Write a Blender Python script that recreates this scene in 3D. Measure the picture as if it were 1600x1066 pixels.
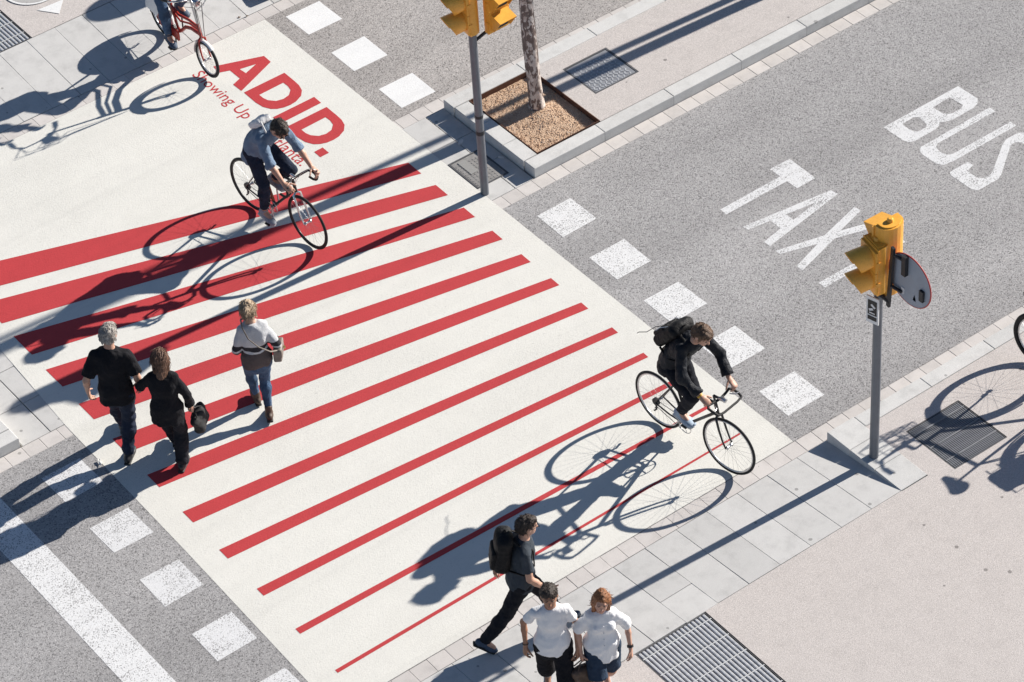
import bpy, math, random
import numpy as np
from mathutils import Vector, Matrix
random.seed(7); np.random.seed(7)
PI = math.pi
for _o in list(bpy.data.objects): bpy.data.objects.remove(_o)
scene = bpy.context.scene
COL = scene.collection

# ---------------------------------------------------------------- camera
PITCH, ROLL, YAW = math.radians(41.759), math.radians(-4.2583), math.radians(34.3705)
fwd = Vector((math.sin(YAW)*math.cos(PITCH), math.cos(YAW)*math.cos(PITCH), -math.sin(PITCH)))
right = Vector((math.cos(YAW), -math.sin(YAW), 0)); up = right.cross(fwd)
r2 = right*math.cos(ROLL) + up*math.sin(ROLL); u2 = -right*math.sin(ROLL) + up*math.cos(ROLL)
cam = bpy.data.cameras.new('camera'); camo = bpy.data.objects.new('camera', cam); COL.objects.link(camo)
M = Matrix((r2, u2, -fwd)).transposed().to_4x4(); M.translation = Vector((-13.4683, -19.6917, 21.3))
camo.matrix_world = M
cam.sensor_fit = 'HORIZONTAL'; cam.sensor_width = 36.0; cam.lens = 36.0*4981.36/1600.0
cam.clip_start = 0.5; cam.clip_end = 2000
scene.camera = camo

# ---------------------------------------------------------------- sky and sun
SUN_EL, SUN_AZ = math.radians(26.2), math.radians(-3.4)       # azimuth from +X, the sun stands up the road
w = bpy.data.worlds.new('World'); scene.world = w; w.use_nodes = True
nt = w.node_tree; nt.nodes.clear()
sky = nt.nodes.new('ShaderNodeTexSky'); sky.sky_type = 'NISHITA'; sky.sun_disc = False
sky.sun_elevation = SUN_EL; sky.sun_rotation = PI/2 - SUN_AZ; sky.altitude = 200; sky.air_density = 0.8; sky.dust_density = 0.35; sky.ozone_density = 2.0
bg = nt.nodes.new('ShaderNodeBackground'); bg.inputs['Strength'].default_value = 0.055
wo = nt.nodes.new('ShaderNodeOutputWorld')
nt.links.new(sky.outputs[0], bg.inputs[0]); nt.links.new(bg.outputs[0], wo.inputs[0])
sl = bpy.data.lights.new('sun', 'SUN'); sl.energy = 5.0; sl.angle = math.radians(0.5); sl.color = (1.0, 0.945, 0.87)
so = bpy.data.objects.new('sun', sl); COL.objects.link(so)
sd = Vector((math.cos(SUN_EL)*math.cos(SUN_AZ), math.cos(SUN_EL)*math.sin(SUN_AZ), math.sin(SUN_EL)))
so.rotation_euler = sd.to_track_quat('Z', 'Y').to_euler(); so.location = sd*60
scene.view_settings.view_transform = 'Standard'; scene.view_settings.look = 'None'
scene.view_settings.exposure = 0.71; scene.view_settings.gamma = 1.0
scene.view_settings.use_curve_mapping = False

# ---------------------------------------------------------------- helpers: objects
def tag(o, label=None, cat=None, group=None, kind=None):
    if label: o['label'] = label
    if cat: o['category'] = cat
    if group: o['group'] = group
    if kind: o['kind'] = kind
    return o
def empty(name, loc=(0, 0, 0), rz=0.0):
    o = bpy.data.objects.new(name, None); COL.objects.link(o); o.location = loc; o.rotation_euler = (0, 0, rz)
    o.empty_display_size = 0.1
    return o
def meshobj(name, me, mat, parent=None):
    o = bpy.data.objects.new(name, me); COL.objects.link(o)
    if mat is not None and not me.materials: me.materials.append(mat)
    if parent is not None: o.parent = parent
    return o
def V(*a): return np.array(a, float)
def nrm(v): v = np.asarray(v, float); n = np.linalg.norm(v); return v/n if n > 1e-9 else v

class MB:
    """collects boxes, tubes, prisms and sheets; build() links them as one mesh object"""
    def __init__(s): s.v = []; s.f = []; s.sm = []; s.xf = None
    def add(s, vs, fs, smooth=False):
        b = len(s.v)
        if s.xf is not None: vs = [s.xf(np.asarray(p, float)) for p in vs]
        s.v += [tuple(p) for p in vs]; s.f += [tuple(b+i for i in q) for q in fs]; s.sm += [smooth]*len(fs)
        return s
    def box(s, x0, x1, y0, y1, z0, z1, c=0.0):
        if c <= 0:
            vs = [(x0,y0,z0),(x1,y0,z0),(x1,y1,z0),(x0,y1,z0),(x0,y0,z1),(x1,y0,z1),(x1,y1,z1),(x0,y1,z1)]
            fs = [(0,3,2,1),(4,5,6,7),(0,1,5,4),(1,2,6,5),(2,3,7,6),(3,0,4,7)]
        else:   # chamfered upper edge
            vs = [(x0,y0,z0),(x1,y0,z0),(x1,y1,z0),(x0,y1,z0),(x0,y0,z1-c),(x1,y0,z1-c),(x1,y1,z1-c),(x0,y1,z1-c),
                  (x0+c,y0+c,z1),(x1-c,y0+c,z1),(x1-c,y1-c,z1),(x0+c,y1-c,z1)]
            fs = [(0,3,2,1),(8,9,10,11)]+[(i,(i+1)%4,4+(i+1)%4,4+i) for i in range(4)]+[(4+i,4+(i+1)%4,8+(i+1)%4,8+i) for i in range(4)]
        return s.add(vs, fs)
    def obox(s, c, ax, half):
        c = np.asarray(c, float); vs = []
        for k in (-1, 1):
            for i, j in ((-1,-1),(1,-1),(1,1),(-1,1)):
                vs.append(c+ax[0]*i*half[0]+ax[1]*j*half[1]+ax[2]*k*half[2])
        return s.add(vs, [(0,3,2,1),(4,5,6,7),(0,1,5,4),(1,2,6,5),(2,3,7,6),(3,0,4,7)])
    def tube(s, pts, r, n=8, closed=False, cap=True, flat=None):
        P = [np.asarray(p, float) for p in pts]; m = len(P)
        R = r if hasattr(r, '__len__') else [r]*m
        vs = []; prev = None
        for i in range(m):
            t = nrm(P[(i+1) % m]-P[i-1]) if closed else nrm(P[min(i+1, m-1)]-P[max(i-1, 0)])
            if prev is None:
                a = V(0,0,1) if abs(t[2]) < .9 else V(1,0,0)
                u = nrm(np.cross(a, t))
            else: u = nrm(prev-t*np.dot(prev, t))
            prev = u; w_ = np.cross(t, u)
            for k in range(n):
                a = 2*PI*k/n; vs.append(P[i]+(u*math.cos(a)+w_*math.sin(a)*(flat or 1))*R[i])
        fs = []
        for i in range(m if closed else m-1):
            j = (i+1) % m
            for k in range(n): fs.append((i*n+k, i*n+(k+1) % n, j*n+(k+1) % n, j*n+k))
        s.add(vs, fs, True)
        if cap and not closed:
            s.add(vs[:n][::-1], [tuple(range(n))]); s.add(vs[-n:], [tuple(range(n))])
        return s
    def prism(s, poly, z0, z1):
        n = len(poly); vs = [(x, y, z0) for x, y in poly]+[(x, y, z1) for x, y in poly]
        fs = [tuple(range(n))[::-1], tuple(range(n, 2*n))]+[(i, (i+1) % n, n+(i+1) % n, n+i) for i in range(n)]
        return s.add(vs, fs)
    def disc(s, c, ax, r, h, n=24):
        """cylinder of radius r and length h, axis ax[2]"""
        c = np.asarray(c, float); vs = []
        for k in (-.5, .5):
            for i in range(n):
                a = 2*PI*i/n; vs.append(c+ax[0]*r*math.cos(a)+ax[1]*r*math.sin(a)+ax[2]*h*k)
        return s.add(vs, [tuple(range(n))[::-1], tuple(range(n, 2*n))]+[(i, (i+1) % n, n+(i+1) % n, n+i) for i in range(n)])
    def mesh(s, name):
        me = bpy.data.meshes.new(name); me.from_pydata(s.v, [], s.f)
        me.polygons.foreach_set('use_smooth', s.sm); me.update(); return me
    def build(s, name, mat, parent=None): return meshobj(name, s.mesh(name), mat, parent)
def axes(f, u=(0, 0, 1)):
    """right, forward, up from a forward direction"""
    f = nrm(f); r = nrm(np.cross(f, u)); return [r, f, np.cross(r, f)]
def flat_poly(name, poly, z, mat, parent=None, holes=()):
    import bmesh
    bm = bmesh.new(); edges = []
    for loop in (poly,)+tuple(holes):
        vs = [bm.verts.new((x, y, z)) for x, y in loop]
        edges += [bm.edges.new((vs[i], vs[(i+1) % len(vs)])) for i in range(len(vs))]
    bmesh.ops.triangle_fill(bm, use_beauty=True, edges=edges, normal=(0, 0, 1))
    for f in bm.faces:
        f.normal_update()
        if f.normal.z < 0: f.normal_flip()
    me = bpy.data.meshes.new(name); bm.to_mesh(me); bm.free()
    return meshobj(name, me, mat, parent)
def dup(o, parent=None, loc=None):
    c = o.copy(); COL.objects.link(c)
    if parent is not None: c.parent = parent
    if loc is not None: c.location = loc
    return c

# ---------------------------------------------------------------- helpers: materials
def srgb(r, g, b):
    f = lambda c: (c/255/12.92) if c <= 10 else ((c/255+.055)/1.055)**2.4
    return (f(r), f(g), f(b), 1.0)
class NT:
    def __init__(s, name):
        s.m = bpy.data.materials.new(name); s.m.use_nodes = True; s.t = s.m.node_tree; s.t.nodes.clear()
        s.out = s.n('ShaderNodeOutputMaterial'); s.b = s.n('ShaderNodeBsdfPrincipled'); s.l(s.b.outputs[0], s.out.inputs[0])
        s.pos = None
    def n(s, k, **p):
        x = s.t.nodes.new(k)
        for a, v in p.items(): setattr(x, a, v)
        return x
    def l(s, a, b): s.t.links.new(a, b)
    def coord(s, space='world', scale=(1, 1, 1), jitter=False):
        if space == 'world': o = s.n('ShaderNodeNewGeometry').outputs['Position']
        else: o = s.n('ShaderNodeTexCoord').outputs['Object']
        if scale != (1, 1, 1):
            mp = s.n('ShaderNodeMapping'); mp.inputs['Scale'].default_value = scale; s.l(o, mp.inputs[0]); o = mp.outputs[0]
        return o
    def noise(s, co, scale, detail=2.0, rough=.5, dist=0.0):
        x = s.n('ShaderNodeTexNoise'); x.inputs['Scale'].default_value = scale; x.inputs['Detail'].default_value = detail
        x.inputs['Roughness'].default_value = rough; x.inputs['Distortion'].default_value = dist; s.l(co, x.inputs['Vector']); return x.outputs['Fac']
    def voro(s, co, scale, feat='F1', out='Color'):
        x = s.n('ShaderNodeTexVoronoi'); x.feature = feat; x.inputs['Scale'].default_value = scale; s.l(co, x.inputs['Vector']); return x.outputs[out]
    def ramp(s, fac, stops, interp='LINEAR'):
        x = s.n('ShaderNodeValToRGB'); x.color_ramp.interpolation = interp; e = x.color_ramp.elements
        while len(e) < len(stops): e.new(.5)
        for i, (p, c) in enumerate(stops):
            e[i].position = p; e[i].color = c if hasattr(c, '__len__') else (c, c, c, 1)
        s.l(fac, x.inputs[0]); return x.outputs[0]
    def mix(s, fac, a, b, mode='MIX'):
        x = s.n('ShaderNodeMix'); x.data_type = 'RGBA'; x.blend_type = mode
        for v, i in ((fac, 0), (a, 6), (b, 7)):
            if hasattr(v, 'is_output') or hasattr(v, 'links'): s.l(v, x.inputs[i])
            else: x.inputs[i].default_value = v
        return x.outputs[2]
    def math(s, op, a, b=0.0):
        x = s.n('ShaderNodeMath'); x.operation = op
        for v, i in ((a, 0), (b, 1)):
            if hasattr(v, 'links'): s.l(v, x.inputs[i])
            else: x.inputs[i].default_value = v
        return x.outputs[0]
    def bump(s, h, strength=.3, dist=.01, prev=None):
        x = s.n('ShaderNodeBump'); x.inputs['Strength'].default_value = strength; x.inputs['Distance'].default_value = dist
        s.l(h, x.inputs['Height']); s.l(x.outputs[0], s.b.inputs['Normal']); return x
    def fin(s, col, rough=.8, metal=0.0, spec=None):
        if hasattr(col, 'links'): s.l(col, s.b.inputs['Base Color'])
        else: s.b.inputs['Base Color'].default_value = col
        if hasattr(rough, 'links'): s.l(rough, s.b.inputs['Roughness'])
        else: s.b.inputs['Roughness'].default_value = rough
        s.b.inputs['Metallic'].default_value = metal
        if spec is not None: s.b.inputs['Specular IOR Level'].default_value = spec
        return s.m
def scaled(c, k): return (c[0]*k, c[1]*k, c[2]*k, 1.0)

def asphalt(name, base, speck=.55, patch=.12, tint=(1, 1, 1)):
    t = NT(name); co = t.coord()
    v = t.voro(co, 92); sep = t.n('ShaderNodeSeparateColor'); t.l(v, sep.inputs[0])
    st = t.ramp(sep.outputs[0], [(0, scaled(base, 1-speck)), (.14, scaled(base, 1-.6*speck)), (.24, scaled(base, .93)), (.78, scaled(base, 1.07)), (.93, scaled(base, 1+.45*speck)), (1, scaled(base, 1+.62*speck))])
    f = t.noise(co, 230, 2, .7); st = t.mix(.8, st, t.ramp(f, [(.30, .70), (.46, 1.0), (.72, 1.15)]), 'MULTIPLY')
    lo = t.noise(co, .55, 4, .6); st = t.mix(1.0, st, t.ramp(lo, [(.25, 1-patch), (.75, 1+patch)]), 'MULTIPLY')
    cs = t.coord(scale=(.12, 1.6, 1)); tr = t.noise(cs, 1.0, 3, .55)
    st = t.mix(1.0, st, t.ramp(tr, [(.3, 1-.5*patch), (.7, 1+.5*patch)]), 'MULTIPLY')
    wp = t.noise(t.coord(scale=(.035, .9, 1)), 1.0, 2, .5); st = t.mix(1.0, st, t.ramp(wp, [(.35, 1-.9*patch), (.6, 1.0+.3*patch)]), 'MULTIPLY')
    oil = t.noise(co, 2.3, 3, .5); st = t.mix(1.0, st, t.ramp(oil, [(.24, .84), (.33, 1.0)]), 'MULTIPLY')
    t.bump(t.math('ADD', sep.outputs[1], f), .55, .006)
    return t.fin(st, .9, 0, .25)
def worn_paint(name, paint, under, wear=.5):
    """thin road paint through which dark aggregate shows"""
    t = NT(name); co = t.coord()
    v = t.voro(co, 112); sep = t.n('ShaderNodeSeparateColor'); t.l(v, sep.inputs[0])
    lo = t.math('ADD', t.math('MULTIPLY', t.noise(co, 3.0, 4, .65), .5), t.math('MULTIPLY', t.noise(t.coord(scale=(.5, 3.2, 1)), 2.2, 4, .65), .5)); f = t.noise(co, 160, 2, .7)
    h = t.math('ADD', t.math('MULTIPLY', sep.outputs[0], .55), t.math('MULTIPLY', f, .45))
    h = t.math('ADD', h, t.math('MULTIPLY', t.math('SUBTRACT', lo, .5), wear*2.0))
    k = t.ramp(h, [(.26, 0.0), (.36, 1.0)])
    d = t.noise(co, 14, 3, .6)
    pc = t.mix(1.0, t.ramp(d, [(.3, scaled(paint, .93)), (.7, paint)]), t.ramp(f, [(.3, .9), (.6, 1.0)]), 'MULTIPLY')
    c = t.mix(k, under, pc); t.bump(t.math('ADD', sep.outputs[1], f), .35, .005)
    return t.fin(c, .75, 0, .3)
def fresh_paint(name, c, var=.04, stain=.12, under=None):
    t = NT(name); co = t.coord()
    a = t.noise(co, 5, 5, .6); b = t.noise(co, 120, 2, .6); st = t.noise(co, 8.5, 4, .7)
    x = t.ramp(a, [(.3, scaled(c, 1-var)), (.7, scaled(c, 1+.4*var))])
    x = t.mix(1.0, x, t.ramp(b, [(.25, 1-1.6*var), (.45, 1.0)]), 'MULTIPLY')
    x = t.mix(1.0, x, t.ramp(st, [(.22, 1-stain), (.34, 1.0)]), 'MULTIPLY')
    cs = t.coord(scale=(.25, 2.2, 1)); tr = t.noise(cs, 1.4, 4, .6)
    x = t.mix(1.0, x, t.ramp(tr, [(.3, .96), (.6, 1.0)]), 'MULTIPLY')
    pm = t.ramp(t.noise(co, .45, 3, .6), [(.46, 0.0), (.60, 1.0)]); x = t.mix(pm, x, t.mix(1.0, x, t.ramp(t.noise(co, 85, 3, .75), [(.36, .80), (.50, 1.0)]), 'MULTIPLY'))
    ty = t.noise(t.coord(scale=(.06, 5.0, 1)), 1.0, 3, .6); x = t.mix(1.0, x, t.ramp(ty, [(.30, .955), (.44, 1.0)]), 'MULTIPLY')
    v = t.voro(co, 70); sep = t.n('ShaderNodeSeparateColor'); t.l(v, sep.inputs[0])
    x = t.mix(1.0, x, t.ramp(sep.outputs[0], [(0, .90), (.02, .93), (.04, 1.0)]), 'MULTIPLY')
    t.bump(t.math('ADD', sep.outputs[1], b), .3, .004)
    return t.fin(x, .7, 0, .35)
def stone(name, c, var=.08, grain=.12, gscale=140, spots=.35, rough=.85, bump=.25, mott=1.0):
    """flat paving: each piece takes its own tone, grain, stains and small dark gum spots"""
    t = NT(name); co = t.coord(); oi = t.n('ShaderNodeObjectInfo')
    x = t.ramp(oi.outputs['Random'], [(0, scaled(c, 1-var)), (.5, c), (1, scaled(c, 1+var))])
    g = t.noise(co, gscale, 3, .7); x = t.mix(1.0, x, t.ramp(g, [(.25, 1-grain), (.5, 1.0), (.75, 1+grain)]), 'MULTIPLY')
    m = t.noise(co, 6, 5, .65); x = t.mix(1.0, x, t.ramp(m, [(.28, 1-.14*mott), (.5, 1.0), (.75, 1+.05*mott)]), 'MULTIPLY')
    vd = t.voro(co, 5.2, 'F1', 'Distance'); vc = t.voro(co, 5.2); sep = t.n('ShaderNodeSeparateColor'); t.l(vc, sep.inputs[0])
    rad = t.math('MULTIPLY', t.math('GREATER_THAN', sep.outputs[0], .60), t.math('ADD', t.math('MULTIPLY', sep.outputs[1], .09), .04))
    sp = t.math('LESS_THAN', t.math('ADD', vd, t.math('MULTIPLY', t.math('SUBTRACT', t.noise(co, 60, 2), .5), .05)), rad)
    x = t.mix(t.math('MULTIPLY', sp, spots*1.35), x, scaled(c, .28))
    t.bump(g, bump, .004)
    return t.fin(x, rough, 0, .3)
def simple(name, c, rough=.6, metal=0.0, var=.08, scale=30, bump=.0, space='object', spec=None):
    t = NT(name); co = t.coord(space); a = t.noise(co, scale, 4, .6)
    x = t.ramp(a, [(.3, scaled(c, 1-var)), (.7, scaled(c, 1+var))])
    if bump: t.bump(a, bump, .004)
    return t.fin(x, rough, metal, spec)
def cloth(name, c, var=.18, wrinkle=.5, weave=700, rough=.9, sheen=.0, scale=9):
    t = NT(name); co = t.coord('object', (1, 1, .6)); a = t.noise(co, scale, 4, .55, .6); b = t.noise(t.coord('object'), weave, 1, .5)
    x = t.ramp(a, [(.25, scaled(c, 1-var)), (.75, scaled(c, 1+var))])
    x = t.mix(.5, x, t.ramp(b, [(.3, .8), (.7, 1.2)]), 'MULTIPLY')
    a2 = t.noise(t.coord('object', (1, 1, .5)), scale*3.2, 3, .55, 1.2); t.bump(t.math('ADD', t.math('ADD', a, t.math('MULTIPLY', a2, .4)), t.math('MULTIPLY', b, .03)), wrinkle, .035)
    return t.fin(x, rough, 0, .2)
# ================================================================ the setting
ASPH = asphalt('asphalt_bus_lane', (.368, .358, .357, 1), .56, .09)
ASPH2 = asphalt('asphalt_side_lane', (.395, .370, .355, 1), .60, .12)
DARKU = (.29, .285, .285, 1)
WHITE = worn_paint('worn_white_paint', (.80, .80, .80, 1), DARKU, .34)
WHITE2 = worn_paint('old_white_paint', (.76, .76, .765, 1), DARKU, .52)
NEWWHITE = fresh_paint('clean_white_paint', (.80, .80, .795, 1), .03, .10)
CREAM = fresh_paint('cream_crossing_paint', (.735, .722, .672, 1), .03, .10)
RED = fresh_paint('red_crossing_paint', (.510, .047, .053, 1), .05, .10)
PINK = stone('pink_pavement_asphalt', (.532, .492, .468, 1), .02, .40, 125, .50, .92, .5, .5)
SLAB = stone('grey_granite_slab', (.560, .552, .538, 1), .05, .10, 150, .45)
GUTTER = stone('pink_gutter_stone', (.585, .552, .528, 1), .06, .09, 120, .40)
KERB = stone('pale_kerb_granite', (.592, .586, .570, 1), .05, .13, 130, .40, .85, .4)
JOINT = simple('joint_dirt', (.30, .275, .25, 1), .95, 0, .3, 60, .2, 'world')
CIRC = stone('grey_disc_paint', (.42, .41, .40, 1), .02, .15, 170, .2)

def sheet(name, x0, x1, y0, y1, z, mat, parent=None, kind=None):
    mb = MB(); mb.add([(x0,y0,z),(x1,y0,z),(x1,y1,z),(x0,y1,z)], [(0,1,2,3)]); o = mb.build(name, mat, parent)
    if kind: o['kind'] = kind
    return o
ground = sheet('ground', -400, 400, -400, 400, -.06, JOINT, None, 'structure')
road = sheet('road', -90, 90, -2.93, 1.72, 0, ASPH, None, 'structure'); tag(road, 'grey asphalt bus and taxi lane with painted letters')
side_road = sheet('side_road', -90, 90, 3.715, 6.22, 0, ASPH2, None, 'structure'); tag(side_road, 'warm grey asphalt side lane beyond the median')

# ---- painted crossing
crossing = flat_poly('crosswalk', [(-4.19,-2.925),(1.18,-2.925),(1.18,6.215),(-3.86,6.215),(-4.02,3.31),(-4.10,1.88),(-4.13,-.33)], .0016, CREAM)
tag(crossing, 'cream painted crossing with red stripes and red lettering', None, None, 'structure')
for i in range(12):
    rt = 3.012-.5012*i; rw = .245-.0203*i
    lt = 4.685-.6535*i; lw = .438-.0357*i
    xl = -3.795-.0105*i
    o = flat_poly('stripe', [(xl, lt-lw), (.884, rt-rw), (.887, rt), (xl, lt)], .0032, RED, crossing)
lett = {
 'A': ([(.241,5.858),(.783,5.642),(.779,5.498),(.232,5.269),(.226,5.428),(.345,5.474),(.344,5.670),(.228,5.717)], [(.440,5.617),(.632,5.575),(.451,5.510)]),
 'D': ([(.236,5.227),(.781,5.229),(.780,5.028),(.775,4.930),(.748,4.834),(.684,4.755),(.584,4.707),(.507,4.697),(.425,4.705),(.350,4.735),(.297,4.778),(.250,4.870),(.234,4.990)], [(.342,5.077),(.668,5.085),(.672,5.003),(.655,4.922),(.591,4.857),(.505,4.838),(.420,4.862),(.360,4.934),(.343,5.0)]),
 'I': ([(.228,4.641),(.781,4.643),(.778,4.503),(.226,4.493)], None),
}
def letter(key, dy=0.0):
    p, h = lett[key]; mv = lambda L: [(x, y+dy) for x, y in L]
    return flat_poly('letter', mv(p), 0.0034, RED, crossing, (mv(h),) if h else ())
for key, dy in (('A', 0), ('D', 0), ('I', 0), ('D', -.827)):
    letter(key, dy)['label'] = 'large red painted capital letter ' + key
flat_poly('full_stop', [(.225,3.836),(.340,3.839),(.339,3.718),(.224,3.716)], 0.0034, RED, crossing)
def line_text(s, name, mat, parent, origin, length, h, z):
    """a line of lettering lying on the ground, read towards -Y with its top towards +X"""
    cu = bpy.data.curves.new(name, 'FONT'); cu.body = s; cu.size = 1.0; cu.resolution_u = 3
    to = bpy.data.objects.new(name, cu); COL.objects.link(to)
    dg = bpy.context.evaluated_depsgraph_get(); me = bpy.data.meshes.new_from_object(to.evaluated_get(dg)); bpy.data.objects.remove(to)
    xs = [v.co.x for v in me.vertices]; w_ = max(xs)-min(xs); x0 = min(xs)
    for v in me.vertices:
        a = (v.co.x-x0)/w_*length; b = v.co.y*h; v.co = (origin[0]+b, origin[1]-a, z)
    me.materials.clear(); o = meshobj(name, me, mat, parent)
    return o
line_text('Showing Up for Atlanta.', 'small_lettering', RED, crossing, (-.03, 5.885), 2.155, .21, 0.0034)['label'] = 'line of small red painted lettering'

# ---- road letters and blocks
def rl(poly, holes=(), nm='letter'):
    o = flat_poly('road_letter', poly, .0016, WHITE2, road, holes); o['label'] = 'white painted road letter ' + nm; return o
rl([(3.723,.382),(4.0,.378),(3.993,-.045),(3.735,-.048),(3.73,.111),(2.897,.111),(2.900,.215),(3.733,.219)], (), 'T')
rl([(2.899,-.154),(3.981,-.301),(3.993,-.397),(2.907,-.575),(2.902,-.483),(3.172,-.431),(3.176,-.267),(2.901,-.227)], ([(3.367,-.297),(3.725,-.353),(3.365,-.414)],), 'A')
rl([(2.899,-.668),(3.445,-.811),(3.986,-.668),(3.989,-.761),(3.614,-.862),(3.995,-.985),(4.0,-1.080),(3.485,-.919),(2.909,-1.083),(2.901,-.993),(3.303,-.868),(2.905,-.740)], (), 'X')
rl([(2.900,-1.335),(4.0,-1.340),(4.0,-1.432),(2.906,-1.431)], (), 'I')
rl([(5.110,.126),(6.201,.132),(6.208,-.167),(6.150,-.229),(6.056,-.260),(5.743,-.263),(5.660,-.235),(5.621,-.197),(5.576,-.241),(5.507,-.264),(5.207,-.270),(5.138,-.242),(5.111,-.177)],
   ([(5.741,.032),(5.998,.047),(6.010,-.147),(5.952,-.181),(5.822,-.179),(5.767,-.144),(5.747,-.099)], [(5.300,.035),(5.468,.043),(5.509,.012),(5.492,-.139),(5.449,-.171),(5.335,-.168),(5.304,-.136),(5.291,-.074)]), 'B')
rl([(6.195,-.366),(6.192,-.459),(5.353,-.458),(5.297,-.491),(5.274,-.580),(5.297,-.667),(5.358,-.694),(6.196,-.694),(6.189,-.784),(5.202,-.787),(5.141,-.760),(5.105,-.688),(5.104,-.485),(5.126,-.423),(5.177,-.386)], (), 'U')
rl([(5.379,-.893),(5.384,-.973),(5.301,-.994),(5.271,-1.035),(5.268,-1.138),(5.311,-1.202),(5.390,-1.212),(5.460,-1.185),(5.85,-.925),(5.95,-.880),(6.12,-.885),(6.19,-.945),(6.195,-1.24),(6.15,-1.30),(5.93,-1.305),(5.925,-1.21),(6.0,-1.195),(6.03,-1.15),(6.03,-1.03),(5.985,-.985),(5.915,-.985),(5.488,-1.285),(5.410,-1.315),(5.136,-1.314),(5.093,-1.251),(5.090,-.943),(5.115,-.898)], (), 'S')
def block(x0, x1, y0, y1, mat, parent, z=.0016):
    j = lambda: random.uniform(-.008, .008)
    o = flat_poly('block_marking', [(x0+j(),y0+j()),(x1+j(),y0+j()),(x1+j(),y1+j()),(x0+j(),y1+j())], z, mat, parent); return o
for yc in (5.87, 4.965, 4.06): block(1.395, 1.85, yc-.228, yc+.228, NEWWHITE, side_road)
for k in range(5): block(1.385, 1.84, 1.17-.893*k-.225, 1.17-.893*k+.225, WHITE, road)
for k in range(5): block(-4.665, -4.235, 1.175-.893*k-.218, 1.175-.893*k+.218, WHITE2, road)
flat_poly('stop_line', [(-5.47,-2.93),(-5.09,-2.93),(-5.12,1.715),(-5.48,1.715)], .0016, WHITE, road)

# ---- small pieces: gutters, slabs, kerbs -- each stone an object of its own, sharing mesh data
def rep(name, sx, sy, sz, mat, c=.004):
    mb = MB(); mb.box(-sx/2, sx/2, -sy/2, sy/2, -sz, 0, c); me = mb.mesh(name); me.materials.append(mat); return me
def place(me, name, parent, x, y, z=0.0, rx=0.0, jig=.0015):
    o = bpy.data.objects.new(name, me); COL.objects.link(o); o.parent = parent
    o.location = (x, y, z+random.uniform(-jig, 0)); o.rotation_euler = (rx+random.uniform(-.004, .004), random.uniform(-.004, .004), random.uniform(-.006, .006)); return o
G_ME = [rep('gutter_stone', .198, .183, .05, GUTTER, .002), rep('gutter_stone', .1975, .183, .05, GUTTER, .003)]
def gutter(name, label, y, x0, x1):
    e = sheet(name, x0-40, x1+40, y-.0925, y+.0925, -.012, JOINT); tag(e, label, None, None, 'structure')
    n = int(round((x1-x0)/.2))
    for i in range(n): place(random.choice(G_ME), 'gutter_stone', e, x0+(i+.5)*.2, y)
    return e
gA = gutter('gutter', 'row of pinkish gutter stones at the far edge of the side lane', 6.312, -3.2, 3.0)
gB = gutter('gutter', 'row of gutter stones between side lane and median', 3.622, 1.0, 5.8)
gC = gutter('gutter', 'row of pale gutter stones between median and bus lane', 1.815, -5.6, -4.0)
for i in range(33): place(random.choice(G_ME), 'gutter_stone', gC, 1.1+(i+.5)*.2, 1.815)
gD = gutter('gutter', 'row of gutter stones along the near pavement', -3.022, -4.6, 5.6)

# near pavement: pink asphalt 0.12 above the road, slabs ramp down to the gutter at the crossing
H = .12
near = MB()
# the walking surface leaves room for the two drain grates
GX0, GX1 = -1.785, -.965
for x0, x1, y0, y1 in ((-90, GX0, -60, -4.185), (GX1, 1.43, -60, -4.185), (GX0, GX1, -60, -6.4), (1.76, 90, -60, -4.295), (1.76, 2.005, -4.295, -3.315), (2.685, 90, -4.295, -3.315), (2.005, 2.685, -3.615, -3.315), (1.43, 1.76, -60, -4.19)):
    near.add([(x0,y0,H-.002),(x1,y0,H-.002),(x1,y1,H-.002),(x0,y1,H-.002)], [(0,1,2,3)])
near = near.build('pavement', PINK); tag(near, 'pinkish asphalt pavement on the near side', None, None, 'structure')
slope = math.atan2(H, 1.07)
S1 = rep('paving_slab', .371, 1.067, .05, SLAB, .003); S2 = rep('paving_slab', .371, .686, .05, SLAB, .003); S3 = rep('paving_slab', .371, .379, .05, SLAB, .003)
ramp = sheet('dropped_kerb', -5, 1.42, -4.18, -3.115, -.03, JOINT); tag(ramp, 'grey slab ramp of the dropped kerb on the near side', None, None, 'structure')
for i in range(17):
    x = 1.245-.374*i; yc = -3.648
    if i in (6, 11):
        place(S2, 'paving_slab', ramp, x, -3.46, (3.46-3.113)/1.07*H, -slope); place(S3, 'paving_slab', ramp, x, -3.995, (3.995-3.113)/1.07*H, -slope)
    else: place(S1, 'paving_slab', ramp, x, yc, H/2, -slope)
# ramp end stones beside the pole and the kerb that runs on
def kerb_piece(parent, x0, x1, y0, y1, z, name='kerb_stone', mat=None, c=.005):
    mb = MB(); mb.box(x0-(x0+x1)/2+.002, x1-(x0+x1)/2-.002, y0-(y0+y1)/2+.002, y1-(y0+y1)/2-.002, -z-.05, 0, c)
    o = mb.build(name, mat or KERB, parent); o.location = ((x0+x1)/2, (y0+y1)/2, z); return o
nk = empty('near_kerb', (0, 0, 0)); tag(nk, 'pale granite kerb with wedge end stones at the near pavement', 'kerb')
for y0, y1 in ((-3.46, -3.135), (-3.81, -3.46), (-4.18, -3.81)):
    o = kerb_piece(nk, 1.425, 1.765, y0, y1, H+.001); o['label'] = 'pale wedge end stone carrying the pole'
xs = [1.765, 2.62, 3.46, 4.35, 5.25, 6.15, 7.05]
for a, b in zip(xs, xs[1:]): kerb_piece(nk, a, b, -3.31, -3.14, H)
kerb_piece(nk, 7.05, 60, -3.31, -3.14, H)

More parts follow.
